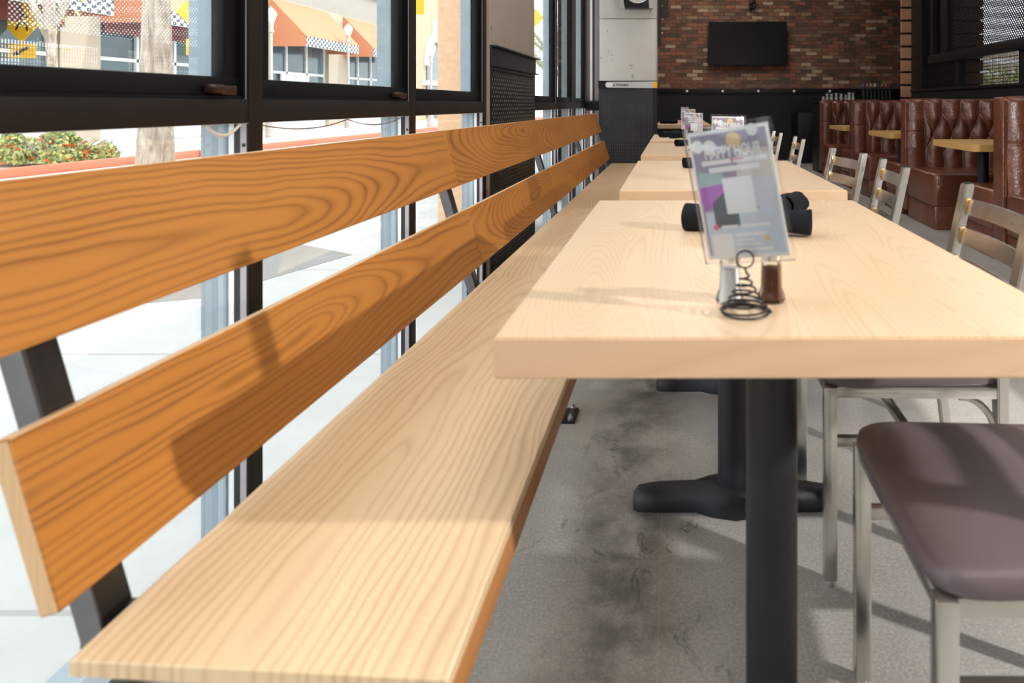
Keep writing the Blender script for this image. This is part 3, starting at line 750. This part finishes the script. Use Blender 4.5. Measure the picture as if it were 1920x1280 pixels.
W, H = .137, .196
pc = [plain(n, c, .45) for n, c in (('poster_plum', lin(168, 160, 178)), ('bokeh_white', lin(250, 250, 248)), ('bokeh_cream', lin(240, 212, 160)),
      ('drink_purple', lin(196, 120, 206)), ('drink_teal', lin(180, 208, 206)), ('poster_charcoal', lin(96, 100, 106)), ('poster_blue', lin(216, 226, 236)),
      ('poster_pink', lin(238, 110, 150)), ('food_beige', lin(222, 214, 206)), ('poster_grey', lin(222, 222, 228)))]  # print colours lightened to stand in for the wash reflected by the acrylic
def make_card(label, loc, rot, w=W, h=H):
    r = thing('menu_card', label, 'menu card', loc, 0, 'menu cards standing in the holders'); r.rotation_euler = rot
    MB().box(-w/2, w/2, -.0028, .0028, -h/2, h/2, .0008).build('acrylic_sleeve', M['acrylic'], r)
    mb = MB(); iw, ih = w*.455, h*.465
    mb.mi = 1; mb.box(-iw, iw, -.0008, .0008, -ih, ih)             # white paper
    L = [0]
    def quad(mi, *p):
        mb.mi = mi; L[0] += 1; y = -.0009-.00002*L[0]
        mb.prism([(a*w, y, b*h) for a, b in p], (0, .0001, 0))
    def disc(mi, a, b, rad, n=18):
        quad(mi, *[(a+rad/w*math.cos(2*PI*k/n), b+rad/h*math.sin(2*PI*k/n)) for k in range(n)])
    quad(0, (-.425, -.44), (.425, -.44), (.425, .44), (-.425, .44))
    quad(6, (-.40, -.44), (.425, -.44), (.425, -.12), (-.40, -.12))
    quad(8, (.02, .10), (.425, .08), (.425, .30), (.1, .32))
    quad(9, (.05, -.08), (.425, -.16), (.425, .10), (.05, .10))
    quad(4, (-.42, -.02), (-.10, .02), (-.12, .15), (-.40, .17)); quad(3, (-.42, -.06), (-.08, .03), (-.10, .08), (-.42, .06))
    quad(3, (-.40, -.12), (-.22, -.06), (-.10, .05), (-.40, .02))
    quad(5, (-.30, -.24), (-.02, -.24), (-.02, .0), (-.14, .02), (-.30, -.06))
    quad(9, (.0, -.24), (.425, -.24), (.425, -.16), (.0, -.16))
    disc(1, -.36, .36, .0095); disc(1, -.22, .345, .0105); disc(2, .06, .375, .0115); disc(1, .28, .43, .0085)
    quad(1, (-.145, -.145), (.19, -.145), (.19, .115), (-.145, .115))         # blank white square
    quad(1, (-.37, -.445), (-.13, -.445), (-.13, -.285), (-.37, -.285))
    for a0, a1, b0, b1 in ((-.34, .0, .216, .25), (.02, .39, .216, .25), (-.27, .30, .160, .198), (-.24, -.05, -.245, -.225), (-.03, .30, -.245, -.225),
                           (-.10, .26, -.31, -.285), (-.10, .10, -.345, -.33), (-.10, .18, -.375, -.36), (-.10, .30, -.415, -.395)):
        quad(1, (a0, b0), (a1, b0), (a1, b1), (a0, b1))
    disc(7, -.30, -.235, .0042); disc(2, .24, -.33, .0045)
    quad(7, (-.02, .236), (.14, .236), (.14, .243), (-.02, .243))
    mb.build('poster', pc, r, smooth=0)
    text_mesh('HAPPY HOUR', 'heading_text', .0235, pc[1], r, (.004, -.0018, h*.298), (PI/2, 0, 0), .60)
    return r
# rebuild text helper with argument order (string, name)
make_card_rot = Euler((.0774, -.1578, -.5056))
mm = Matrix.Rotation(-.5056, 4, 'Z') @ Matrix.Rotation(.0774, 4, 'X') @ Matrix.Rotation(-.1578, 4, 'Y')
mc = make_card('tilted acrylic menu card headed HAPPY HOUR on the nearest table', (.0850, .962, .9245), mm.to_euler())
def stand_card(label, hl, px, Y, rz, top_py, tilt=.0):
    x = at(px, 0, Y).x; zt = at(0, top_py, Y).z
    copy_tree_loc = (x, Y+.006, zt-.178/2-.004)
    c = copy_thing(mc, label, copy_tree_loc, 0); c.rotation_euler = (.05, tilt, rz); c.scale = (.127/W, 1, .178/H)
    copy_thing(holder, hl, (x, Y, .7603), 0)
stand_card('acrylic menu card headed HAPPY HOUR on the second table, half hidden by the nearest card', 'wire spiral card holder on the second table', 1364, 2.42, .15, 213, .02)
stand_card('acrylic menu card with blank white square on the third table', 'wire spiral card holder on the third table', 1300.5, 4.3, -.2, 209)
stand_card('acrylic menu card on the fourth table', 'wire spiral card holder on the fourth table', 1290.5, 5.75, .1, 202.5)
stand_card('farthest menu card, on the table past the concrete column', 'wire spiral card holder on the table past the concrete column', 1284, 9.9, .3, 199.5)
# shakers
def shaker(label, x, y, fill):
    r = thing('shaker', label, 'shaker', (x, y, .7603), 0, 'salt and pepper shakers')
    MB().lathe([(.0, .0), (.019, 0), (.021, .003), (.0195, .010), (.0155, .020), (.0145, .055), (.0155, .066)], n=8, cap=False).build('glass_body', M['tumbler'], r, smooth=30)
    MB().lathe([(.0005, .003), (.016, .004), (.0135, .018), (.0125, .050), (.0005, .052)], n=16, cap=False).build('contents', fill, r)
    MB().lathe([(.0155, .062), (.0165, .066), (.0165, .075), (.012, .083), (.0005, .085)], n=20, cap=False).build('cap', M['bolt'], r)
shaker('glass salt shaker filled with white salt behind the spiral holder', .078, 1.005, plain('salt', (.9, .9, .9), .8))
shaker('glass pepper shaker filled with brown pepper right of the salt', .139, 1.010, plain('pepper', lin(120, 78, 52), .9, 0, .5, 500))
# napkin rolls
def napkin(label, a, b, rad=.026, z=.7603):
    a = Vector((*a, 0)); b = Vector((*b, 0)); d = (b-a); L = d.length; ang = math.atan2(d.y, d.x)
    r = thing('napkin_roll', label, 'napkin', (a.x, a.y, z), ang, 'black napkin rolls on the tables')
    mb = MB(); N = 22; n = 20; rings = []
    for i in range(N+1):
        q = i/N; rr = rad*(.86+.10*math.sin(q*5+1)+.08*(abs(q-.5)*2)**3)
        ring = []
        for k in range(n):
            th = 2*PI*k/n; f = 1+.05*math.sin(3*th+q*4)+(.10 if 3 <= k <= 6 else 0)*(1 if q > .62 or q < .16 else .3)
            ring.append(mb.bm.verts.new((q*L, rr*f*math.cos(th)*1.12, max(.0003, rad*.86+rr*f*math.sin(th)*.9))))
        rings.append(ring)
    for A, B in zip(rings, rings[1:]):
        for k in range(n): mb.bm.faces.new((A[k], A[(k+1) % n], B[(k+1) % n], B[k]))
    for R, x in ((rings[0], .012), (rings[-1], L-.012)):
        inner = []
        for v in R:
            c = Vector((0, 0, rad*.86)); q = Vector((x, v.co.y*.62, c.z+(v.co.z-c.z)*.62)); inner.append(mb.bm.verts.new(q))
        for k in range(n): mb.bm.faces.new((R[k], R[(k+1) % n], inner[(k+1) % n], inner[k]))
        mb.bm.faces.new(inner)
    mb.build('rolled_cloth', M['napkin'], r, smooth=70)
    mb = MB(); mb.lathe([(rad*.98, 0), (rad*1.02, .003), (rad*1.02, .047), (rad*.98, .05)], n=24, cap=False)
    o = mb.build('band', M['napkin'], r); o.rotation_euler = (0, PI/2, 0); o.location = (L*.62, 0, rad*.90); o.scale = (.88, 1.1, 1)
    return r
napkin('long black napkin roll lying across the nearest table behind the menu card', (.022, 1.585), (.292, 1.50), .033)
napkin('shorter black napkin roll pointing away on the nearest table, right of the menu card', (.185, 1.66), (.325, 1.84), .031)
napkin('black napkin roll on the second table, left of the menu card', (.035, 3.12), (.26, 3.20), .025)
napkin('black napkin roll on the third table', (.0, 4.72), (.2, 4.85), .025)
napkin('black napkin roll on the fourth table, left one of the pair', (-.13, 5.95), (.02, 6.15), .03)
napkin('black napkin roll on the fourth table, right one of the pair', (-.05, 5.80), (.12, 5.88), .03)
napkin('black napkin roll on the table past the concrete column', (-.22, 10.2), (.0, 10.0), .034)

# ------------------------------------------------------------------ booths
BX0, BX1 = 2.14, 3.285
def tuft(u, v):
    """relief of the buttoned leather at width u from the roll and height v"""
    du, dv, v0 = .172, .18, .60
    if u < .16:
        return .045*math.sqrt(max(0, 1-((u-.08)/.085)**2))+.004
    k = min(1, (u-.16)/.05)
    uu = u-.16-.0
    def val(uu, vv):
        p = uu/du+(vv-v0)/(2*dv); q = uu/du-(vv-v0)/(2*dv)
        return (abs(math.sin(PI*p))*abs(math.sin(PI*q)))**.42
    top, bot = v0+2*dv, v0
    if v > top: h = abs(math.sin(PI*uu/du))**.5; hb = val(uu, top); tt = min(1, (v-top)/.05); h = h*tt+hb*(1-tt)
    elif v < bot: h = abs(math.sin(PI*uu/du))**.5; hb = val(uu, bot); tt = min(1, (bot-v)/.05); h = h*tt+hb*(1-tt)
    else: h = val(uu, v)
    return .062*h*k+.004
def make_booth(label, y, group, front=True, rear=True):
    t = thing('leather_booth', label, 'booth', (BX0, y, 0), 0, group)
    Wd = BX1-BX0
    # tufted face
    mb = MB(); nu, nv = 150, 70; grid = []
    for j in range(nv+1):
        v = .44+(1.095-.44)*j/nv; row = []
        edge = min(1, (1.095-v)/.03)
        for i in range(nu+1):
            u = Wd*i/nu; d = tuft(u, v)*max(0., edge)**.5
            lean = .05*(1.095-v)/.65
            seam = -.006 if (abs(v-.79) < .008 and u < .16) else 0
            row.append(mb.bm.verts.new((u, .05-d-lean-seam, v)))
        grid.append(row)
    for j in range(nv):
        for i in range(nu): mb.bm.faces.new((grid[j][i], grid[j][i+1], grid[j+1][i+1], grid[j+1][i]))
    mb.build('tufted_backrest', M['leather'], t, smooth=180)
    mb = MB(); mb.box(.0, Wd, .045, .20, .06, 1.095, .012, 3); mb.box(0, .004, .0, .05, .44, 1.07); mb.build('back_frame', M['leather'], t)
    mb = MB(); mb.tube([(-.001, .05, z) for z in (.08, .5, .9, 1.085)]+[(.03, .045, 1.096), (.3, .05, 1.097)], .005, 6); mb.build('piping', M['leather'], t)
    def seat(ya, yb):
        MB().box(.0, Wd, ya, yb, .19, .47, .03, 4).build('seat_cushion', M['leather'], t)
        MB().box(.012, Wd, ya+.015, yb-.012 if yb > .2 else yb, .0, .195, .006).build('plinth', M['leather'], t)
    if front: seat(-.66, .02)
    if rear: seat(.19, .67)
    return t
GB = 'brown leather booths along the right wall'
make_booth('nearest brown leather booth, cut by the right edge of the photo', 4.47, GB)
make_booth('second brown leather tufted booth from the front, behind the nearest booth table', 6.39, GB)
make_booth('third brown leather tufted booth from the front', 8.35, GB)
make_booth('farthest brown leather tufted booth, with glasses standing above it', 10.15, GB, True, False)
GT = 'tables between the leather booths'
b1 = make_table('booth_table', 'nearest light wood booth table between the two front booths', 1.2, .76, (2.70, 5.27, 0), 0, GT, M['boothtop'], peds=())
for x in (-.36, .36):
    MB().lathe([(.0412, .0), (.0412, .705)], (x, 0, 0), 24).build('column', M['blackpow'], b1)
    MB().lathe([(.17, 0), (.17, .012), (.05, .035)], (x, 0, 0), 24).build('base', M['blackpow'], b1)
copy_thing(b1, 'middle light wood booth table', (2.70, 7.16, 0), 0, GT)
copy_thing(b1, 'farthest light wood booth table in front of the last booth', (2.70, 9.08, 0), 0, GT)

# ------------------------------------------------------------------ back of the room
r = thing('television', 'large black flat television on the brick wall', 'television', (at(1401.5, 0, 12.9).x, 12.95, at(0, 81, 12.9).z))
MB().box(-.735, .735, -.05, 0, -.41, .41, .006).build('casing', M['black'], r)
MB().box(-.72, .72, -.052, -.049, -.39, .398).build('screen', M['tv'], r)
MB().box(-.3, .3, 0, .09, -.2, .2).build('wall_mount', M['black'], r)
r = thing('wall_speaker', 'small black speaker on the brick wall above the television', 'speaker', (at(1411, 0, 12.9).x, 12.95, at(0, 9, 12.9).z))
MB().box(-.055, .055, -.12, .1, -.08, .09, .02, 3).build('cabinet', M['black'], r)
o = MB().lathe([(.0, .004), (.03, .0), (.042, .006), (.045, .0)], n=20, cap=False).build('cone', M['tv'], r); o.location = (0, -.12, 0); o.rotation_euler = (PI/2, 0, 0)
r = thing('service_cabinet', 'black cabinet with steel handle against the back wainscot', 'cabinet', (2.7, 12.5, 0))
MB().box(-.55, .5, -.3, .4, 0, .896, .005).build('body', M['black'], r)
MB().box(-.45, .0, -.318, -.3, .08, .84, .003).build('door', M['black'], r)
MB().box(-.20, -.09, -.345, -.322, .785, .797, .002).build('handle', M['bolt'], r)
r = thing('drink_station', 'black counter behind the farthest booth carrying glasses and bottles', 'counter', (2.85, 10.75, 0))
MB().box(-.68, .55, -.3, .25, 0, 1.06, .004).build('body', M['black'], r)
MB().box(-.70, .57, -.32, .27, 1.06, 1.10, .004).build('counter_top', M['black'], r)
gp = None
gl = [(1544, 9), (1551, 15), (1559, 15), (1568, 16), (1577, 15), (1586, 13), (1592, 18), (1599, 17)]
places = ['leftmost', 'second from left', 'third from left', 'fourth from left', 'fifth from left', 'sixth from left', 'seventh from left', 'rightmost']
for k, (px, hp) in enumerate(gl):
    y = 10.58+.085*(k % 2); x = at(px, 0, y).x; h = hp*y/F
    t = thing('drinking_glass', 'clear tumbler in the row above the farthest booth, '+places[k], 'glass', (x, y, 1.10), 0, 'tumblers on the drink station')
    MB().lathe([(.0, 0), (.028, 0), (.036, h), (.033, h), (.025, .01), (0, .01)], n=16, cap=False).build('tumbler', M['tumbler'], t)
    MB().lathe([(.0, .008), (.0255, .008), (.031, h*.85), (0, h*.85)], n=16, cap=False).build('frosted_lining', plain('pale_plastic_%d' % k, (.8, .78, .76), .35), t)
caps = [('blue', lin(60, 90, 130)), ('red', lin(170, 90, 100)), ('grey', lin(150, 140, 120)), ('cream', lin(190, 180, 150)), ('dark', lin(50, 50, 50)), ('green', lin(90, 110, 95)), ('orange', lin(190, 80, 50)), ('navy', lin(35, 50, 80))]
for k, (nm, c) in enumerate(caps):
    y = 10.66; x = at(1619.5+k*7, 0, y).x
    t = thing('bottle', 'dark bottle with a %s cap right of the tumblers' % nm, 'bottle', (x, y, 1.10), 0, 'dark bottles on the drink station')
    MB().lathe([(0, 0), (.026, 0), (.026, .17), (.012, .20), (.012, .22), (0, .22)], n=12, cap=False).build('body', M['black'], t)
    MB().lathe([(0, .215), (.021, .215), (.021, .265), (0, .265)], n=12, cap=False).build('cap', plain('cap_'+nm, c, .5), t)

# ------------------------------------------------------------------ street outside
struct(MB().box(-60, -1.10, -30, 120, -.35, -.02).build('ground_sidewalk', M['walk']), 'pale sunlit sidewalk', 'ground')
o = MB().box(-9.73, -9.60, -10, 60, -.02, .12, .02).build('curb', M['redcurb']); tag(o, 'long red painted curb across the pavement', 'curb')
o = MB().prism([(-3.9, 3.3, 0), (-2.6, 3.8, 0), (-2.3, 4.9, 0), (-3.4, 5.6, 0), (-5.2, 5.0, 0)], (0, 0, .002)).build('paving_patch', plain('grey_paving', (.30, .29, .27), .9, 0, .15, 3)); o.location = (0, 0, -.02)
tag(o, 'darker grey paving patch near the big tree', 'paving')
mb = MB(); rg = random.Random(3)
for k in range(420):
    x = rg.uniform(-5.2, -3.0); y = rg.uniform(3.6, 5.6)
    mb.ball((x, y, -.01+rg.random()*.02), rg.uniform(.02, .05), 1, (1, rg.uniform(.6, 1), .6))
o = mb.build('gravel_bed', M['gravel']); tag(o, 'tan gravel and leaf litter on the pavement near the big tree', 'gravel', kind='stuff')

def facade():
    X = -16.5
    r = thing('shop_building', 'cream shop building with orange awnings across the street', 'building', (X, 0, -.02))
    y_ops = [(8.0, 13.0), (13.6, 18.5), (19.8, 24.6), (28.0, 32.8), (34.7, 39.3), (40.2, 42)]
    mb = MB(); last = 2.0
    for a, b in y_ops:
        mb.box(-.3, 0, last, a, 0, 3.7); last = b
    mb.box(-.3, 0, last, 60, 0, 3.7); mb.box(-.3, 0, 2, 42, 3.7, 5.45)
    mb.build('wall', M['cream'], r)
    MB().box(-.35, .0, 2, 41.9, 5.45, 9).build('upper_wall', M['greywall'], r)
    mb = MB(); mb.box(-.3, .25, 2, 41.9, 7.0, 7.25); mb.box(-.3, .15, 2, 41.9, 6.75, 6.9); mb.box(-.3, .35, 2, 41.9, 7.6, 7.9); mb.build('cornice', M['cream'], r)
    MB().box(-.35, .02, 42, 75, 0, 12).build('peach_wall', plain('far_peach_stucco', lin(196, 164, 138), .9, 0, .06, 2), r)
    for a, b in y_ops:
        w = MB().box(-.28, -.26, a, b, 0, 3.7).build('shop_window', M['shopglass'], r)
        mb = MB()
        n = 3
        for k in range(n+1): yy = a+(b-a)*k/n; mb.box(-.26, -.18, yy-.05, yy+.05, 0, 3.7)
        mb.box(-.26, -.18, a, b, 2.35, 2.45); mb.box(-.26, -.17, a, b, 0, .35); mb.build('window_frame', M['white'], w)
    for a, b in y_ops[:3]: MB().box(.10, .12, a, b, 3.12, 3.75).build('shaded_fascia', M['redunder'], r)  # dark red-brown band puts the awning shade into the colour
    # double door
    for k in range(2):
        yy = 29.1+k*1.12
        d = MB().box(-.2, -.12, yy, yy+1.06, 0, 2.35, .01).build('shop_door', M['white'], r)
        MB().box(-.12, -.11, yy+.36, yy+.74, 1.0, 2.0).build('door_pane', M['shopglass'], d)
    for k in range(3):
        MB().box(-.25, -.2, 34.9+k*1.5, 35.9+k*1.5, .9, 1.7).build('poster', M['teal'], r)
    # arched window in the peach wall
    mb = MB(); yc, zc, rr = 47.0, 3.6, 1.5
    pts = [(.04, yc-rr, .2)]+[(.04, yc-rr*math.cos(PI*k/16), zc+rr*1.2*math.sin(PI*k/16)) for k in range(17)]+[(.04, yc+rr, .2)]
    mb.prism(pts, (.05, 0, 0)); mb.build('arched_window', M['shopglass'], r)
    mb = MB(); mb.tube([(.1, yc-(rr+.15)*math.cos(PI*k/16), zc+(rr+.15)*1.2*math.sin(PI*k/16)) for k in range(17)], .28, 8); mb.box(.0, .3, yc-.3, yc+.3, zc+rr*1.2, zc+rr*1.2+1.4)
    mb.box(0, .5, yc-rr-.6, yc+rr+.6, 2.3, 2.6)
    mb.build('arch_trim', M['white'], r)
    return r
facade()
def awning(y0, y1, label):
    r = thing('awning', label, 'awning', (0, 0, 0), 0, 'orange awnings across the street')
    xa, xb, zt, zf, zv = -16.5, -15.0, 5.37, 3.80, 3.39
    mb = MB(); mb.prism([(xa, y0, zt), (xb, y0, zf), (xb, y1, zf), (xa, y1, zt)], (.01, 0, .02)); mb.build('canopy', M['orange'], r)
    for y in (y0, y1-.02):
        MB().prism([(xa, y, zt), (xb, y, zf), (xb, y, zv), (xa, y, zv)], (0, .02, 0)).build('side_panel', M['orange'], r)
    MB().box(xb, xb+.02, y0, y1, zv, zf).build('valance', M['check'], r)
    MB().prism([(xa+.02, y0+.03, zt-.1), (xb-.02, y0+.03, zf-.05), (xb-.02, y1-.03, zf-.05), (xa+.02, y1-.03, zt-.1)], (0, 0, -.02)).build('underside', M['redunder'], r)
awning(12.6, 18.4, 'orange awning with chequered valance, leftmost, above the thin tree')
awning(19.8, 24.6, 'orange awning with chequered valance behind the big trunk')
awning(28.0, 32.6, 'orange awning with chequered valance over white double doors')
awning(34.2, 39.0, 'smaller looking orange awning with chequered valance, farthest away')

o = MB().box(-1.92, -1.35, 5.55, 6.15, -.02, 5, .01).build('stucco_pillar', M['peach']); tag(o, 'rough peach stucco pillar just outside the windows', 'pillar')

def tree(name, label, base, r0, h, lean=(0, 0), branches=(), leafm=None, nl=0, seed=1):
    rg = random.Random(seed)
    t = thing(name, label, 'tree', base)
    mb = MB(); pts = []; rs = []
    for k in range(15):
        q = k/14; pts.append((lean[0]*q+.02*math.sin(5*q), lean[1]*q, h*q)); rs.append(r0*(1.25-.35*min(1, q*6)-.25*q)+.012*math.sin(9*q))
    mb.tube(pts, r0, 18, rs=rs); mb.build('trunk', M['bark'], t, smooth=80)
    ends = []
    for (z, dx, dy, dz, rr) in branches:
        p0 = Vector((lean[0]*z/h, lean[1]*z/h, z))
        P = [p0+Vector((dx, dy, dz))*q+Vector((0, 0, .25*q*q)) for q in (0, .25, .5, .75, 1)]
        MB().tube(P, rr, 8, rs=[rr*(1-.55*q) for q in (0, .25, .5, .75, 1)]).build('branch', M['bark'], t, smooth=80); ends.append(P)
    if leafm:
        mb = MB()
        for k in range(nl):
            P = rg.choice(ends); c = P[rg.randint(1, 4)]+Vector((rg.gauss(0, .22), rg.gauss(0, .22), rg.gauss(0, .2)))
            e = Euler((rg.random()*6, rg.random()*6, rg.random()*6)).to_matrix(); s_ = rg.uniform(.03, .06)
            V = [mb.bm.verts.new(c+e @ Vector(q)*s_) for q in ((-1, 0, 0), (0, .55, .1), (1, 0, 0), (0, -.55, .1))]
            mb.bm.faces.new(V)
        tag(mb.build('leaves', leafm, t, smooth=0), kind='stuff')
    return t
tree('tree', 'thick pale rough-barked tree trunk close outside the first window', (at(290, 0, 7.1).x, 7.1, -.02), .155, 5.5)
tree('tree', 'thin pale forked tree beside the flowering shrub, far left', (at(102, 0, 13.4).x, 13.4, -.02), .125, 3.4, (-.1, 0), ((2.3, -.9, .2, 1.3, .08), (2.5, .8, .0, 1.4, .08), (3.0, -.2, .3, 1.6, .06)), M['leaf'], 260)
tree('tree', 'green street tree beyond the far windows', (-7.0, 38, -.02), .3, 4, (0, 0), tuple((2.4+.2*k, 1.8*math.cos(k*1.3), 1.8*math.sin(k*1.3), 1.2, .12) for k in range(10)), M['leafd'], 5200, 5)
# flowering shrub
def shrub(label, base, wx, wy, hz, n, fl, seed):
    rg = random.Random(seed); t = thing('flowering_shrub', label, 'shrub', base)
    mb = MB(); 
    for k in range(14):
        a = rg.random()*6.28; mb.tube([(0, 0, 0), (wx*.3*math.cos(a), wy*.3*math.sin(a), hz*.4), (wx*.45*math.cos(a), wy*.45*math.sin(a), hz*.8)], .01, 5)
    mb.build('stems', M['bark'], t)
    def pt():
        while True:
            p = Vector((rg.uniform(-1, 1), rg.uniform(-1, 1), rg.uniform(0, 1)))
            if p.x**2+p.y**2+p.z**2 < 1+.3*math.sin(7*p.x+3*p.y): return Vector((p.x*wx/2, p.y*wy/2, .05+p.z*hz))
    for nm, m, cnt, s0 in (('leaves', M['leaf'], n, .05), ('dark_leaves', M['leafd'], n//2, .05), ('flowers', M['flower'], fl, .05)):
        mb = MB()
        for k in range(cnt):
            c = pt(); e = Euler((rg.random()*6, rg.random()*6, rg.random()*6)).to_matrix(); s_ = s0*rg.uniform(.6, 1.3)
            for q4 in (((-1, 0, 0), (0, .6, .1), (1, 0, 0), (0, -.6, .1)),)+((((0, -1, 0), (.1, 0, .6), (0, 1, 0), (.1, 0, -.6)),) if nm == 'flowers' else ()):
                mb.bm.faces.new([mb.bm.verts.new(c+e @ Vector(q)*s_) for q in q4])
        tag(mb.build(nm, m, t, smooth=0), kind='stuff')
shrub('yellow-green shrub with orange flowers behind the red curb', (at(118, 0, 12.1).x-.25, 12.1, .0), 2.1, 1.1, .52, 2600, 170, 4)

shrub('green and yellow shrub beyond the patio, seen through the lower mesh opening', (6.75, 14.6, -.02), 1.9, 1.2, 1.75, 2200, 60, 9)

def ped_sign(label, px, py, Y, half_px, facing=0., post=True, walker=True):
    c = at(px, py, Y); hf = half_px*Y/F
    r = thing('crossing_sign', label, 'road sign', (c.x, Y, -.02), facing, 'yellow pedestrian crossing signs')
    z = c.z+.02
    MB().prism([(-hf, 0, z), (0, 0, z-hf), (hf, 0, z), (0, 0, z+hf)], (0, .01, 0)).build('diamond_plate', M['yellow'], r)
    if walker:
        mb = MB(); k = hf/.54
        def L(a, b, w=.045): mb.beam((a[0]*k, -.004, z+a[1]*k), (b[0]*k, -.004, z+b[1]*k), w*k, .004, (0, 1, 0))
        mb.lathe([(0, -.003), (.05*k, -.003), (.05*k, 0), (0, 0)], (0, 0, 0), 14, cap=False)
        bmesh.ops.transform(mb.bm, matrix=Matrix.Translation((.0, -.004, z+.25*k)) @ Matrix.Rotation(PI/2, 4, 'X'), verts=mb.bm.verts[:])
        L((0, .18), (-.01, -.03), .09); L((-.01, -.03), (-.13, -.25)); L((0, -.03), (.11, -.14)); L((.11, -.14), (.14, -.26)); L((0, .15), (-.16, .02)); L((0, .15), (.14, .03))
        mb.build('walker_symbol', M['signblack'], r)
    a = hf*.62; zb = z-hf*1.35
    pl = MB().box(-a, a, 0, .01, zb-a*.5, zb+a*.5, .004).build('arrow_plate', M['yellow'], r)
    mb = MB(); mb.beam((a*.5, -.004, zb+a*.25), (-a*.35, -.004, zb-a*.2), .07*hf/.54, .004, (0, 1, 0))
    mb.prism([(-a*.6, -.006, zb-a*.35), (-a*.1, -.006, zb-a*.28), (-a*.38, -.006, zb+a*.10)], (0, .004, 0)); mb.build('arrow', M['signblack'], pl)
    if post: MB().box(-.03, .03, .01, .07, 0, z+hf*.8).build('post', M['postgrey'], r)
ped_sign('yellow pedestrian crossing sign right of the thick tree trunk', 379, 22, 13.9, 49, walker=True)
ped_sign('reflection of a yellow pedestrian crossing sign in the shop window under the leftmost awning', 40, 36, 17.3, 44, post=False)  # reflection in the shop glass, built as a solid sign
ped_sign('yellow crossing sign seen past the pier in the far windows', 972, 33, 15, 48)
c = at(752, 0, 11.5); r = thing('yellow_sign', 'yellow rectangular sign cut by the top edge, behind the second mullion', 'road sign', (c.x, 11.5, -.02))
MB().box(-.38, .38, 0, .01, 2.56, 3.5, .004).build('plate', M['yellow'], r); MB().box(-.03, .03, .01, .07, 0, 3.4).build('post', M['postgrey'], r)

def lamp(label, px, py_bot, w_px, Y):
    c = at(px, py_bot, Y); k = w_px*Y/F/2
    r = thing('street_lamp', label, 'street lamp', (c.x, Y, -.02), 0, 'acorn street lamps across the street')
    z = c.z+.02
    MB().lathe([(.16*1, 0), (.16, .4), (.09, .6), (.055, 1.), (.05, z-.35), (.10, z-.3), (.06, z-.2), (k*.55, z)], n=16).build('post', M['postgrey'], r)
    MB().lathe([(k*.5, 0), (k*.95, k*1.3), (k, k*1.7), (k*.8, k*2.1), (k*.45, k*2.5), (k*.12, k*2.8), (0, k*3.0)], (0, 0, z), 20, cap=False).build('globe', M['globe'], r)
lamp('acorn street lamp at the left of the second window', 508, 42, 20, 22)
lamp('acorn street lamp behind the awning with the double doors', 653, 66, 15, 31)
lamp('acorn street lamp in front of the arched window', 808, 104, 17, 29)

# ------------------------------------------------------------------ light
w = bpy.data.worlds.new('world'); S.world = w; w.use_nodes = True
nt = w.node_tree; nt.nodes.clear()
o_ = nt.nodes.new('ShaderNodeOutputWorld'); bg = nt.nodes.new('ShaderNodeBackground')
bg.inputs[0].default_value = (.90, .95, 1.0, 1); bg.inputs[1].default_value = 3.3
nt.links.new(bg.outputs[0], o_.inputs[0])
def light(name, typ, loc, energy, color=(1, 1, 1), rot=(0, 0, 0), **kw):
    l = bpy.data.lights.new(name, typ); l.energy = energy; l.color = color
    for k, v in kw.items(): setattr(l, k, v)
    o = bpy.data.objects.new(name, l); COL.objects.link(o); o.location = loc; o.rotation_euler = rot; return o
d = Vector((-.55, -.25, -.80)); light('sun', 'SUN', (0, 0, 20), 2.2, (1, .95, .88), d.to_track_quat('-Z', 'Y').to_euler(), angle=.01)
light('strobe', 'POINT', (1.97, .45, 1.55), 168, (1, .97, .93), shadow_soft_size=.03)
for k, (x, y, e) in enumerate(((.6, -1.6, 60), (.5, 2.8, 32), (.6, 6.2, 24), (.6, 10.6, 62))):
    light('ceiling_fill', 'AREA', (x, y, 3.9), e, (1, .93, .84), shape='RECTANGLE', size=1.6, size_y=2.0)  # unseen area lights added as interior fill

S.view_settings.view_transform = 'Standard'; S.view_settings.look = 'None'
S.view_settings.exposure = 0.3; S.view_settings.gamma = 1; S.view_settings.use_curve_mapping = False
